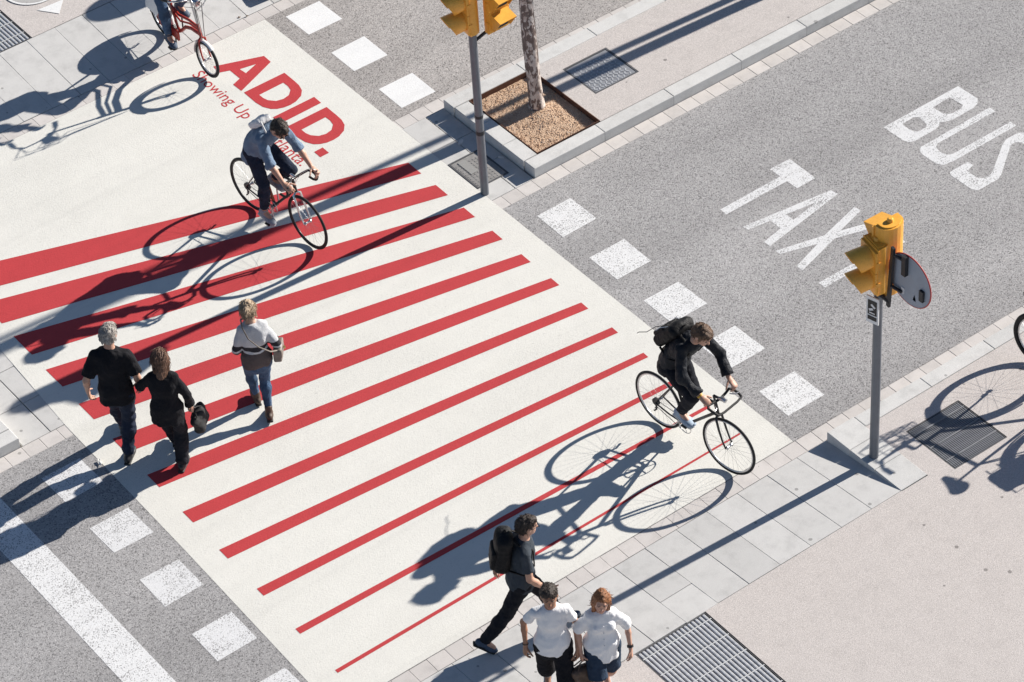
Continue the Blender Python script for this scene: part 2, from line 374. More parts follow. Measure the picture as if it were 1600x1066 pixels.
# far pavement
far = MB()
TGX0, TGX1 = -1.535, -1.075
for x0, x1, y0, y1 in ((-60, TGX0, 7.585, 60), (TGX1, 60, 7.585, 60), (TGX0, TGX1, 8.9, 60)):
    far.add([(x0,y0,.092),(x1,y0,.092),(x1,y1,.092),(x0,y1,.092)], [(0,1,2,3)])
far = far.build('pavement', PINK); tag(far, 'pinkish asphalt pavement on the far side', None, None, 'structure')
S4 = rep('paving_slab', .3675, 1.17, .05, SLAB, .003)
framp = sheet('dropped_kerb', -6, 6, 6.41, 7.58, -.03, JOINT); tag(framp, 'grey slab ramp of the dropped kerb on the far side', None, None, 'structure')
s2 = math.atan2(.094, 1.17)
for i in range(17): place(S4, 'paving_slab', framp, 3.1-.37*i, 6.995, .047, s2)
# painted disc and arrow on the far pavement
ring = []; n = 40
mb = MB(); cx, cy, cr = -.575, 8.425, .325
mb.add([(cx+cr*math.cos(2*PI*i/n), cy+cr*math.sin(2*PI*i/n), .096) for i in range(n)], [tuple(range(n))]); mb.build('painted_disc', CIRC, far)
mb = MB()
for i in range(n):
    a, b = 2*PI*i/n, 2*PI*(i+1)/n
    mb.add([(cx+r*math.cos(t), cy+r*math.sin(t), .1) for r, t in ((cr-.012, a), (cr+.016, a), (cr+.016, b), (cr-.012, b))], [(0,1,2,3)])
mb.build('painted_ring', NEWWHITE, far)
flat_poly('painted_triangle', [(-.76,8.0),(-.42,7.98),(-.60,7.77)], .097, NEWWHITE, far)

# ---- median
PX0, PX1, PY0, PY1 = 1.945, 2.80, 2.105, 3.325
median = MB()
for x0, x1, y0, y1 in ((PX1, 3.06, 2.095, 3.335), (3.67, 60, 2.095, 3.335), (3.06, 3.67, 2.095, 2.51), (3.06, 3.67, 3.10, 3.335)):
    median.add([(x0,y0,H-.004),(x1,y0,H-.004),(x1,y1,H-.004),(x0,y1,H-.004)], [(0,1,2,3)])
median = median.build('median', PINK); tag(median, 'raised median strip with pinkish asphalt and granite kerbs', None, None, 'structure')
for a, b in zip([1.74, 2.735, 3.73, 4.72, 5.70, 6.7], [2.735, 3.73, 4.72, 5.70, 6.7, 60]): kerb_piece(median, a, b, 3.335, 3.525, H)
for a, b in zip([1.76, 2.715, 3.67, 4.63, 5.58, 6.5], [2.715, 3.67, 4.63, 5.58, 6.5, 60]): kerb_piece(median, a, b, 1.912, 2.092, H)
for a, b in ((2.096, 2.46), (2.46, 2.90), (2.90, 3.331)): kerb_piece(median, 1.748, 1.938, a, b, H)
S5 = rep('paving_slab', .312, .535, .05, SLAB); S6 = rep('paving_slab', .24, .535, .05, SLAB)
flats = sheet('median_crossing', -4.62, 1.74, 1.908, 3.532, -.03, JOINT); tag(flats, 'flat grey slabs where the crossing cuts the median', None, None, 'structure')
for x, me in ((1.335, S5), (1.62, S6)):
    for k in range(3): place(me, 'paving_slab', flats, x, 2.18+.541*k, 0)
for k in range(3): place(S5, 'paving_slab', flats, -4.10, 2.18+.541*k, 0); place(S5, 'paving_slab', flats, -4.42, 2.18+.541*k, 0)
# the stretch of median left of the crossing
lm = sheet('median', -60, -4.79, 2.095, 3.335, H-.004, PINK); tag(lm, 'raised median strip at the left edge', None, None, 'structure')
kerb_piece(lm, -5.6, -4.60, 1.912, 2.092, H); kerb_piece(lm, -60, -5.6, 1.912, 2.092, H); kerb_piece(lm, -5.6, -4.60, 3.335, 3.525, H); kerb_piece(lm, -60, -5.6, 3.335, 3.525, H)
for a, b in ((2.096, 2.70), (2.70, 3.331)): kerb_piece(lm, -4.79, -4.60, a, b, H)

# ---- drain grates and covers
STEEL = simple('galvanised_steel', (.50, .51, .53, 1), .5, .25, .2, 25, .1)
STEELL = simple('worn_steel_rod', (.66, .66, .65, 1), .5, .2, .1, 25)
IRON = simple('cast_iron', (.13, .13, .135, 1), .6, .5, .25, 40, .3)
PITM = simple('drain_void', (.015, .015, .017, 1), .9)
DULL = simple('dull_grate_steel', (.27, .275, .29, 1), .6, .25, .2, 25, .1)
def grate(label, x0, x1, y0, y1, z, pitch, bw, nrod, cat='drain grate', bm=None):
    e = empty('drain_grate', ((x0+x1)/2, (y0+y1)/2, z)); tag(e, label, cat)
    cx, cy = (x0+x1)/2, (y0+y1)/2
    mb = MB(); mb.add([(x0-cx,y0-cy,-.10),(x1-cx,y0-cy,-.10),(x1-cx,y1-cy,-.10),(x0-cx,y1-cy,-.10)], [(0,1,2,3)]); mb.build('pit_floor', PITM, e)
    f = MB()
    for a in ((x0, x0+.012, y0, y1), (x1-.012, x1, y0, y1), (x0+.012, x1-.012, y0, y0+.012), (x0+.012, x1-.012, y1-.012, y1)): f.box(a[0]-cx, a[1]-cx, a[2]-cy, a[3]-cy, -.1, -.003)
    f.build('frame', IRON, e)
    n = int((x1-x0-.03)/pitch); p = (x1-x0-.03)/n
    mb = MB(); L = (y1-y0)/2-.014
    pr = [(-bw/2, -.035), (-bw/2, -.008), (-bw/4, 0), (bw/4, 0), (bw/2, -.008), (bw/2, -.035)]
    vs = [(x, s*L, zz) for s in (-1, 1) for x, zz in pr]; m = len(pr)
    mb.add(vs, [tuple(range(m)), tuple(range(m, 2*m))[::-1]]+[(i, m+i, m+(i+1) % m, (i+1) % m) for i in range(m)])
    me = mb.mesh('bar'); me.materials.append(bm or STEEL)
    for i in range(n):
        o = bpy.data.objects.new('bar', me); COL.objects.link(o); o.parent = e; o.location = (x0+.015+(i+.5)*p-cx, 0, -.002)
    mb = MB(); mb.tube([(x0-cx+.012, 0, 0), (x1-cx-.012, 0, 0)], .0055, 6); me = mb.mesh('cross_rod'); me.materials.append(bm or STEELL)
    for i in range(nrod):
        o = bpy.data.objects.new('cross_rod', me); COL.objects.link(o); o.parent = e; o.location = (0, y0+(i+.6)*(y1-y0)/nrod-cy, -.001)
    return e
grate('long steel drain grate in the near pavement beside the white shirted woman', GX0+.002, GX1-.002, -6.395, -4.188, H-.003, .043, .033, 9)
grate('steel drain grate in the far pavement at the upper left corner', TGX0+.002, TGX1-.002, 7.59, 8.895, .09, .043, .033, 5)
grate('square fine barred grate cover in the shadow of the parked bicycle', 2.008, 2.682, -4.292, -3.618, H-.003, .022, .0165, 3, bm=DULL)
def plate_cover(name, label, x0, x1, y0, y1, z, mat, diamonds=True):
    cx, cy = (x0+x1)/2, (y0+y1)/2
    e = empty(name, (cx, cy, z)); tag(e, label, 'manhole cover')
    hx, hy = (x1-x0)/2, (y1-y0)/2
    f = MB()
    for a in ((-hx,-hx+.02,-hy,hy), (hx-.02,hx,-hy,hy), (-hx+.02,hx-.02,-hy,-hy+.02), (-hx+.02,hx-.02,hy-.02,hy)): f.box(*a, -.04, 0)
    f.build('frame', IRON, e)
    p = MB(); p.box(-hx+.024, hx-.024, -hy+.024, hy-.024, -.03, -.004); p.build('plate', mat, e)
    d = MB(); st = .043
    nx, ny = int((2*hx-.08)/st), int((2*hy-.08)/st)
    for i in range(nx):
        for j in range(ny):
            x = -hx+.05+i*st; y = -hy+.05+j*st; s_ = 1 if (i+j) % 2 else -1
            a = V(.70*s_, .70, 0); b = V(-.70, .70*s_, 0)
            if diamonds: d.obox((x, y, -.003), [a, b, V(0,0,1)], (.017, .006, .003))
            else: d.obox((x, y, -.003), [V(1,0,0), V(0,1,0), V(0,0,1)], (.012, .012, .002))
    tag(d.build('tread', STEEL if diamonds else mat, e), kind='stuff')
    return e
PLATE = simple('checker_plate', (.36, .365, .38, 1), .5, .5, .15, 12, .1)
COVER = simple('grey_cover_iron', (.30, .29, .28, 1), .65, .3, .2, 12, .1)
plate_cover('manhole_cover', 'steel checker plate cover set in the median behind the tree', 3.062, 3.668, 2.512, 3.098, H-.005, PLATE)
pc = plate_cover('utility_cover', 'dark cast iron utility cover at the foot of the far traffic light', 1.185, 1.60, 2.16, 2.70, .006, COVER, False)
lp = MB(); lp.box(-.115, -.02, -.03, .22, -.003, .002); lp.build('name_plate', simple('cover_plate', (.33,.325,.31,1), .6, .2, .15, 90), pc)

# ---- tree pit
SOILM = NT('pit_gravel'); _c = SOILM.coord(); _n = SOILM.noise(_c, 70, 3, .7)
SOIL = SOILM.fin(SOILM.ramp(_n, [(.3, (.44, .29, .19, 1)), (.7, (.72, .53, .38, 1))]), .95, 0, .2); SOILM.bump(_n, .8, .01)
CORTEN = simple('corten_edge', (.12, .055, .035, 1), .85, .2, .25, 20, .2)
pit = empty('tree_pit', ((PX0+PX1)/2, (PY0+PY1)/2, 0)); tag(pit, 'square tree pit with brown gravel and rusty steel edge', 'tree pit')
cx, cy = (PX0+PX1)/2, (PY0+PY1)/2
mb = MB(); g = 22; hx, hy = (PX1-PX0)/2, (PY1-PY0)/2
zz = lambda i, j: .055+.035*math.exp(-(((i/g-.62)*1.2)**2+((j/g-.55)*1.2)**2)/.08)+random.uniform(-.004, .004)
vs = [(-hx+2*hx*i/g, -hy+2*hy*j/g, zz(i, j)) for j in range(g+1) for i in range(g+1)]
mb.add(vs, [(j*(g+1)+i, j*(g+1)+i+1, (j+1)*(g+1)+i+1, (j+1)*(g+1)+i) for j in range(g) for i in range(g)], True); mb.build('gravel_bed', SOIL, pit)
PEB = NT('pebbles'); _c = PEB.coord(); _v = PEB.voro(_c, 45); _s = PEB.n('ShaderNodeSeparateColor'); PEB.l(_v, _s.inputs[0])
PEBM = PEB.fin(PEB.ramp(_s.outputs[0], [(0, (.50, .34, .23, 1)), (.35, (.66, .47, .33, 1)), (.8, (.76, .58, .43, 1)), (1, (.80, .68, .57, 1))]), .9, 0, .2)
mb = MB()
for _ in range(6500):
    x, y = random.uniform(-hx+.02, hx-.02), random.uniform(-hy+.02, hy-.02); r = random.uniform(.004, .009)
    z = zz((x+hx)/(2*hx)*g, (y+hy)/(2*hy)*g)
    a = random.uniform(0, 6.3); c_, s_ = math.cos(a)*r, math.sin(a)*r
    mb.add([(x+c_, y+s_, z), (x-s_, y+c_, z+r*.3), (x-c_, y-s_, z), (x+s_, y-c_, z-r*.2), (x, y, z+r*.9)], [(0,1,4),(1,2,4),(2,3,4),(3,0,4)])
tag(mb.build('pebbles', PEBM, pit), kind='stuff')
for nm, a in (('edge_strip', (-hx,-hx+.008,-hy,hy)), ('edge_strip', (hx-.008,hx,-hy,hy)), ('edge_strip', (-hx+.008,hx-.008,-hy,-hy+.008)), ('edge_strip', (-hx+.008,hx-.008,hy-.008,hy))):
    mb = MB(); mb.box(*a, .0, H+.003); mb.build(nm, CORTEN, pit)
# ================================================================ traffic lights
YEL = NT('ochre_signal_plastic'); _c = YEL.coord('object'); _a = YEL.noise(_c, 7, 4, .6); _b = YEL.noise(_c, 60, 2, .6)
_x = YEL.ramp(_a, [(.3, (.80, .370, .045, 1)), (.7, (.92, .465, .070, 1))]); _x = YEL.mix(1.0, _x, YEL.ramp(_b, [(.25, .85), (.5, 1.0)]), 'MULTIPLY')
YEL = YEL.fin(_x, .42, 0, .5)
POLE = simple('grey_painted_pole', (.150, .165, .190, 1), .42, .3, .10, 6, .02)
DARK = simple('dark_metal', (.035, .037, .042, 1), .5, .4, .15, 20)
LENS = simple('dark_lens', (.012, .012, .014, 1), .25, 0, .1, 20)
SIGNB = simple('sign_back_grey', (.30, .34, .40, 1), .55, .1, .08, 5)
SIGNR = simple('sign_rim_red', (.45, .05, .045, 1), .5, 0, .05, 10)
STICK = simple('pale_sticker', (.6, .62, .64, 1), .6, 0, .05, 20)
BLACKP = simple('black_plastic', (.012, .012, .013, 1), .5, 0, .2, 20)
WHITEP = simple('white_enamel', (.75, .75, .75, 1), .4, 0, .04, 20)

def signal_head(parent, base, face, n, name_lab, sec=.245, wd=.25, dp=.15, square=False):
    """housing with rounded back, door with n lenses, each under a tunnel visor; face = horizontal facing direction"""
    r, f, u = axes((face[0], face[1], 0)); base = np.asarray(base, float); hgt = n*sec+.05
    T = lambda p: base+r*p[0]+f*p[1]+u*p[2]
    hd = MB(); hd.xf = T
    prof = [(-wd/2, 0), (wd/2, 0), (wd/2, -.055)]+[(wd/2*math.cos(a), -.055-(dp-.055)*math.sin(a)) for a in np.linspace(.25, PI-.25, 9)]+[(-wd/2, -.055)]
    prof = prof[::-1]
    hd.prism(prof, 0, hgt); hd.prism([(x*.82, y*.82-.012) for x, y in prof], hgt, hgt+.012); hd.tube([(0, -.06, hgt+.01), (0, -.06, hgt+.035), (0, -.06, hgt+.045)], [.032, .03, .018], 12)
    h = hd.build('signal_head', YEL, parent); h['label'] = name_lab
    d = MB(); d.xf = T
    for k in range(n):
        z0 = .025+k*sec
        d.box(-wd/2-.006, wd/2+.006, .001, .026, z0+.003, z0+sec-.003)
    d.box(-wd/2-.012, wd/2+.012, -.006, .001, .006, hgt-.006)
    for k in range(n):
        for sx in (-1, 1): d.box(sx*(wd/2+.006)-.008, sx*(wd/2+.006)+.008, -.02, .018, .025+k*sec+.10, .025+k*sec+.13)
    d.build('door', YEL, h)
    for k in range(n):
        zc = .025+(k+.5)*sec; R = .112
        ln = MB(); ln.xf = T
        if square: ln.box(-.098, .098, .0265, .034, zc-.098, zc+.098); ln.build('lens', LENS, h)
        else: ln.disc((0, .031, zc), [V(1,0,0), V(0,0,1), V(0,-1,0)], R-.012, .010, 24); ln.build('lens', LENS, h)
        if square:
            vz = MB(); vz.xf = T; q = .108; zt, zb = zc+q, zc-q; tk = .006
            d_, dz = .175, .045
            vz.add([(x_, y_, z_) for x_ in (-q, q) for y_, z_ in ((.024, zt), (.024, zt-tk), (d_, zt-tk-dz), (d_, zt-dz))], [(0,1,2,3), (7,6,5,4)]+[(i, 4+i, 4+(i+1) % 4, (i+1) % 4) for i in range(4)])
            for sx_ in (-1, 1):
                x0_, x1_ = sorted((sx_*q, sx_*(q-tk)))
                P_ = [(.024, zb+.01), (.07, zb+.02), (d_-.004, zt-tk-dz-.001), (.024, zt-tk-.001)]
                vz.add([(x_, y_, z_) for x_ in (x0_, x1_) for y_, z_ in P_], [(0,1,2,3), (7,6,5,4)]+[(i, 4+i, 4+(i+1) % 4, (i+1) % 4) for i in range(4)])
            vz.build('visor', YEL, h); continue
        vz = MB(); vz.xf = T; m = 18; vs = []; fs = []
        for rr in (R, R-.004):
            for i in range(m+1):
                a = math.radians(-50+280*i/m); c_, s_ = math.cos(a), math.sin(a)
                L = .10+.12*(.5+.5*s_)
                vs += [(rr*c_, .024, zc+rr*s_), (rr*1.02*c_, .024+L, zc+rr*1.02*s_-.012)]
        q = 2*(m+1)
        for i in range(m):
            fs += [(2*i, 2*i+2, 2*i+3, 2*i+1), (q+2*i, q+2*i+1, q+2*i+3, q+2*i+2), (2*i+1, 2*i+3, q+2*i+3, q+2*i+1)]
        vz.add(vs, fs, True); vz.build('visor', YEL, h)
    return h
def arm(parent, a, b, w=.018):
    mb = MB(); mb.tube([a, b], w, 8); return mb.build('mounting_arm', DARK, parent)
def light_pole(label, x, y, z0, top):
    e = empty('traffic_light', (x, y, z0)); tag(e, label, 'traffic light', 'traffic lights at the crossing')
    mb = MB(); mb.tube([(0,0,-.02), (0,0,.9), (0,0,1.9), (0,0,top)], [.045, .044, .043, .042], 20); mb.build('pole', POLE, e)
    mb = MB(); mb.disc((0,0,top+.004), [V(1,0,0), V(0,1,0), V(0,0,1)], .044, .02, 20); mb.build('pole_cap', DARK, e)
    return e
# near light, by the ramp stones
tl = light_pole('grey pole with two ochre signal heads and a round sign on the near pavement', 1.546, -3.67, H, 2.42)
signal_head(tl, (-.075, .035, 2.13), (-1, .2), 2, 'ochre two lens signal head facing along the road')
signal_head(tl, (.115, .055, 2.05), (.02, 1), 3, 'taller ochre signal head facing across the road', .245, .27, .16, True)
arm(tl, (0, 0, 2.10), (.10, .03, 2.10)); arm(tl, (0, 0, 2.38), (.10, .03, 2.38)); arm(tl, (0, 0, 2.17), (-.03, .03, 2.17))
# round sign with its back towards the viewer
sg = MB(); sx, sy, sz, sr = .025, -.375, 2.435, .273
sg.disc((sx, sy, sz), [V(0,1,0), V(0,0,1), V(1,0,0)], sr, .006, 48); sg = sg.build('round_sign', SIGNB, tl); sg['label'] = 'round sign seen from its grey back'
mb = MB(); mb.tube([(sx+.002, sy+sr*math.cos(t), sz+sr*math.sin(t)) for t in np.linspace(0, 2*PI, 48, False)], .007, 8, True); mb.build('sign_rim', SIGNR, sg)
mb = MB(); mb.disc((sx+.006, sy, sz), [V(0,1,0), V(0,0,1), V(1,0,0)], sr-.01, .004, 48); mb.build('sign_face', SIGNR, sg)
for a in ((sx-.045, sx-.004, sy+.02, sy+.07, sz+.05, sz+.27), (sx-.03, sx-.004, sy-.20, sy-.15, sz-.12, sz+.0)): mb = MB(); mb.box(*a); mb.build('back_rib', DARK, sg)
mb = MB(); mb.box(sx-.008, sx-.0035, sy+.06, sy+.10, sz-.20, sz-.13); mb.build('sticker', STICK, sg); mb = MB(); mb.add([(sx-.005, sy-.09, sz-.19), (sx-.005, sy-.05, sz-.19), (sx-.005, sy-.07, sz-.12)], [(0,1,2),(2,1,0)]); mb.build('sticker', STICK, sg)
mb = MB(); mb.obox((-.01, -.165, 2.36), [nrm((1,-.2,0)), nrm((.2,1,0)), nrm((.0,-.06,1))], (.012, .022, .36)); mb.build('sign_post', DARK, tl)
for a, b, r_ in (((0,0,2.06), (-.01,-.16,2.06), .022), ((-.01,-.17,2.64), (sx-.02, sy+.06, 2.64), .016), ((-.01,-.17,2.26), (sx-.02, sy+.08, 2.26), .016)): mb = MB(); mb.tube([a, b], r_, 8); mb.build('sign_bracket', DARK, tl)
pl = MB(); pr_, pf, pu = axes((-.97, -.24, 0)); c0 = V(-.055, -.005, 1.90)
pl.obox(c0+pf*.02, [pr_, pf, pu], (.066, .006, .155)); pl = pl.build('pictogram_plate', WHITEP, tl); pl['label'] = 'small white plate with black pictogram below the signal head'
mb = MB(); mb.obox(c0+pf*.028+pu*.03, [pr_, pf, pu], (.048, .002, .085)); mb.obox(c0+pf*.028-pu*.095, [pr_, pf, pu], (.048, .002, .022)); mb.build('plate_print', BLACKP, pl)
mb = MB(); mb.obox(c0+pf*.0315+pu*.055-pr_*.01, [nrm(pr_+pu*.8), pf, nrm(pu-pr_*.8)], (.026, .001, .012)); mb.obox(c0+pf*.0315+pu*.01+pr_*.012, [nrm(pr_-pu*.5), pf, nrm(pu+pr_*.5)], (.024, .001, .012)); mb.obox(c0+pf*.0315-pu*.03, [pr_, pf, pu], (.03, .001, .006)); mb.build('plate_pictogram', WHITEP, pl)
# far light, on the median
tf = light_pole('grey pole with two ochre signal heads standing on the median slabs', 1.20, 2.055, 0, 2.70)
signal_head(tf, (-.07, .03, 2.14), (-1, .12), 2, 'ochre signal head facing along the road')
signal_head(tf, (.235, -.135, 2.10), (.04, -1), 2, 'ochre signal head with square hoods facing the near pavement', .245, .25, .13, True)
arm(tf, (0, 0, 1.98), (.20, -.06, 2.11)); arm(tf, (0, 0, 2.5), (.20, -.06, 2.5)); arm(tf, (0, 0, 2.2), (-.03, .02, 2.2))

for z_, h_ in ((1.02, .035), (.80, .05)):
    mb = MB(); mb.tube([(0, 0, z_), (0, 0, z_+h_)], .0458, 20); mb.build('tape_band', DARK, tf)
# ================================================================ trees on the median
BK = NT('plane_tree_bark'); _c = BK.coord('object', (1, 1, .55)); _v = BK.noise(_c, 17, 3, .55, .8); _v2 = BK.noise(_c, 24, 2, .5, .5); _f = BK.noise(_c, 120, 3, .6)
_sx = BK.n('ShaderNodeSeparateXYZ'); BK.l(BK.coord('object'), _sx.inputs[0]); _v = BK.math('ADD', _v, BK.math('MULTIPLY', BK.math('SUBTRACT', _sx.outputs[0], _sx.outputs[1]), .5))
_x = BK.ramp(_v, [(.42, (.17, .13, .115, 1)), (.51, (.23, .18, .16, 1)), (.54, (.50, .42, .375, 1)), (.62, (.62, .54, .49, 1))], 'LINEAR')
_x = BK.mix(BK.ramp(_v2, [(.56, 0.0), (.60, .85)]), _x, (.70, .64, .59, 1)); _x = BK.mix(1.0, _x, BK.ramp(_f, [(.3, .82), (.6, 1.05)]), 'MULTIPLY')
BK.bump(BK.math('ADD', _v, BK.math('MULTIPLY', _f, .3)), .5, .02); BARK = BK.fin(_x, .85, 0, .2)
LF = NT('plane_leaves'); _oi = LF.noise(LF.coord('object'), 3.0, 2, .5)
LEAF = LF.fin(LF.ramp(_oi, [(.3, (.045, .085, .02, 1)), (.7, (.10, .14, .035, 1))]), .6, 0, .3)
def tree(label, x, y, z, lean, trunk_h, seed, r0=.115):
    rng = random.Random(seed); e = empty('plane_tree', (x, y, z)); tag(e, label, 'tree', 'plane trees on the median')
    pts = []; rad = []; n = 60
    for i in range(n+1):
        t = i/n; h = -.05+t*trunk_h
        pts.append((lean[0]*h+.02*math.sin(h*1.7+seed), lean[1]*h+.02*math.cos(h*1.3+seed)-.02*math.cos(seed), h))
        rad.append((r0*(1-.32*t)+.16*r0*math.exp(-h*12)+.03*r0*math.sin(h*5.1+seed))*(1+.03*rng.uniform(-1, 1)))
    mb = MB(); mb.tube(pts, rad, 18); top = V(*pts[-1]); tips = []
    for k in range(6):
        a = 2*PI*k/6+rng.uniform(-.3, .3); L = rng.uniform(1.5, 2.3); d = nrm((math.cos(a), math.sin(a), rng.uniform(.7, 1.5)))
        P = [top-V(0,0,.15)+d*L*s+V(0,0,.25*s*s) for s in (0, .3, .6, 1)]; mb.tube(P, [rad[-1]*.62, rad[-1]*.45, rad[-1]*.3, .02], 8); tips.append((P[1], P[3]))
        for _ in range(3):
            s = rng.uniform(.35, .9); p = P[0]+(P[3]-P[0])*s; d2 = nrm(d+V(rng.uniform(-1,1), rng.uniform(-1,1), rng.uniform(-.2,.9))); q = p+d2*rng.uniform(.6, 1.2)
            mb.tube([p, (p+q)/2+V(0,0,.05), q], [.03, .02, .008], 6); tips.append((p, q))
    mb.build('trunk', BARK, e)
    cr = MB(); vs = []; fs = []
    for p, q in tips:
        for _ in range(240):
            s = rng.random()**.6; c = p+(q-p)*s+V(rng.gauss(0,.28), rng.gauss(0,.28), rng.gauss(0,.25)); r = rng.uniform(.06, .11)
            a = nrm((rng.gauss(0,1), rng.gauss(0,1), rng.gauss(0,.5))); b = nrm(np.cross(a, (rng.gauss(0,1), rng.gauss(0,1), rng.gauss(0,1))))
            k = len(vs); vs += [c-a*r, c+b*r*.8, c+a*r, c-b*r*.8]; fs.append((k, k+1, k+2, k+3))
    cr.add(vs, fs); cr.build('crown', LEAF, e)
    return e
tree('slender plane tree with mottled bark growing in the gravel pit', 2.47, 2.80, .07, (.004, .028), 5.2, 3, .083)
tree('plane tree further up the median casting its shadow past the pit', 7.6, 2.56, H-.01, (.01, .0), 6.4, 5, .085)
# lamp post further up the median
lpz = empty('street_lamp', (8.3, 2.70, H)); tag(lpz, 'slim grey street lamp further up the median', 'street lamp')
mb = MB(); mb.tube([(0,0,-.05), (0,0,3), (0,0,7.5)], [.055, .05, .04], 12); mb.build('pole', POLE, lpz)
mb = MB(); mb.tube([(0,0,7.45), (0,.5,7.62), (0,1.1,7.65)], [.03, .025, .02], 8); mb.build('arm', POLE, lpz)
mb = MB(); mb.obox((0,1.3,7.64), [V(1,0,0), V(0,1,0), V(0,0,1)], (.11, .28, .05)); mb.build('lamp_head', DARK, lpz)
# stand-in panel for an unseen object, shaped to cast the rounded shadow on the slabs
pn = empty('stand_in_panel', (3.15, 7.30, .06)); tag(pn, 'tall round topped stand-in panel added to cast the shadow on the far pavement', 'panel')
mb = MB(); hw = .225; hh = 1.55
pr = [(-hw, .18), (hw, .18), (hw, hh)]+[(hw*math.cos(a), hh+hw*math.sin(a)) for a in np.linspace(.2, PI-.2, 9)]+[(-hw, hh)]
m = len(pr); vs = [(s*.03, y_, z_) for s in (-1, 1) for y_, z_ in pr]
mb.add(vs, [tuple(range(m))[::-1], tuple(range(m, 2*m))]+[(i, (i+1) % m, m+(i+1) % m, m+i) for i in range(m)]); mb.build('board', SIGNB, pn)
mb = MB(); mb.tube([(0,-.15,-.05), (0,-.15,.3)], .03, 8); mb.tube([(0,.15,-.05), (0,.15,.3)], .03, 8); mb.tube([(0,-.29,-.05), (0,-.29,1.25)], .012, 8); mb.build('leg', POLE, pn)
# low planter block at the upper edge
ks = empty('planter_edge', (1.62, 6.62, 0)); tag(ks, 'low dark brown planter block on the gutter at the top edge', 'planter')
mb = MB(); mb.box(-.19, .35, -.13, .25, 0, .15, .02); mb.build('block', simple('brown_rubber', (.06, .045, .035, 1), .8, 0, .3, 15, .2), ks)
mb = MB(); mb.box(-.15, .31, -.09, .21, .15, .17, .01); mb.build('lid', simple('brown_lid', (.09, .07, .05, 1), .8, 0, .3, 15), ks)
# scraps of litter on the median slabs
PAPER = simple('paper', (.7, .69, .66, 1), .8, 0, .1, 30)
def scrap(label, x, y, z, r, rz):
    mb = MB(); n = 7; ring = [(r*random.uniform(.6, 1.2)*math.cos(2*PI*i/n), .45*r*random.uniform(.6, 1.2)*math.sin(2*PI*i/n), random.uniform(.002, .35*r)) for i in range(n)]
    vs = [(0, 0, .25*r)]+ring+[(a*.97, b*.97, max(c-.003, .0005)) for a, b, c in ring]
    mb.add(vs, [(0, 1+i, 1+(i+1) % n) for i in range(n)]+[(1+i, 1+n+i, 1+n+(i+1) % n, 1+(i+1) % n) for i in range(n)]+[tuple(range(n+1, 2*n+1))[::-1]])
    o = mb.build('paper_scrap', PAPER, None); o.location = (x, y, z); o.rotation_euler = (0, 0, rz); tag(o, label, 'litter')
scrap('crumpled white paper scrap on the shaded median slabs', 1.52, 2.92, .003, .055, .5)
scrap('small pale scrap on the shaded slabs near the kerb corner', 1.69, 2.42, .003, .04, 2.2)
scrap('tiny white scrap on the road by the left block marking', -4.12, 1.21, .009, .05, 1.2)
LEAFD = simple('dry_leaf', (.12, .07, .035, 1), .8, 0, .3, 40)
for x, y in ((.98, 6.44), (1.06, 6.40)):
    mb = MB(); r = random.uniform(.018, .03); a0 = random.uniform(0, 6)
    rg = [(r*(1 if i % 2 else .6)*math.cos(a0+i*PI/4), .7*r*(1 if i % 2 else .6)*math.sin(a0+i*PI/4), random.uniform(.001, .012)) for i in range(8)]
    mb.add([(0, 0, .009)]+rg+[(0, 0, .0015)], [(0, 1+i, 1+(i+1) % 8) for i in range(8)]+[(9, 1+(i+1) % 8, 1+i) for i in range(8)])
    o = mb.build('dry_leaf', LEAFD); o.location = (x, y, .004); tag(o, 'curled brown leaf on the far slabs' if y > 6.42 else 'curled brown leaf on the far gutter stones', 'leaf', 'dry leaves by the gutter')
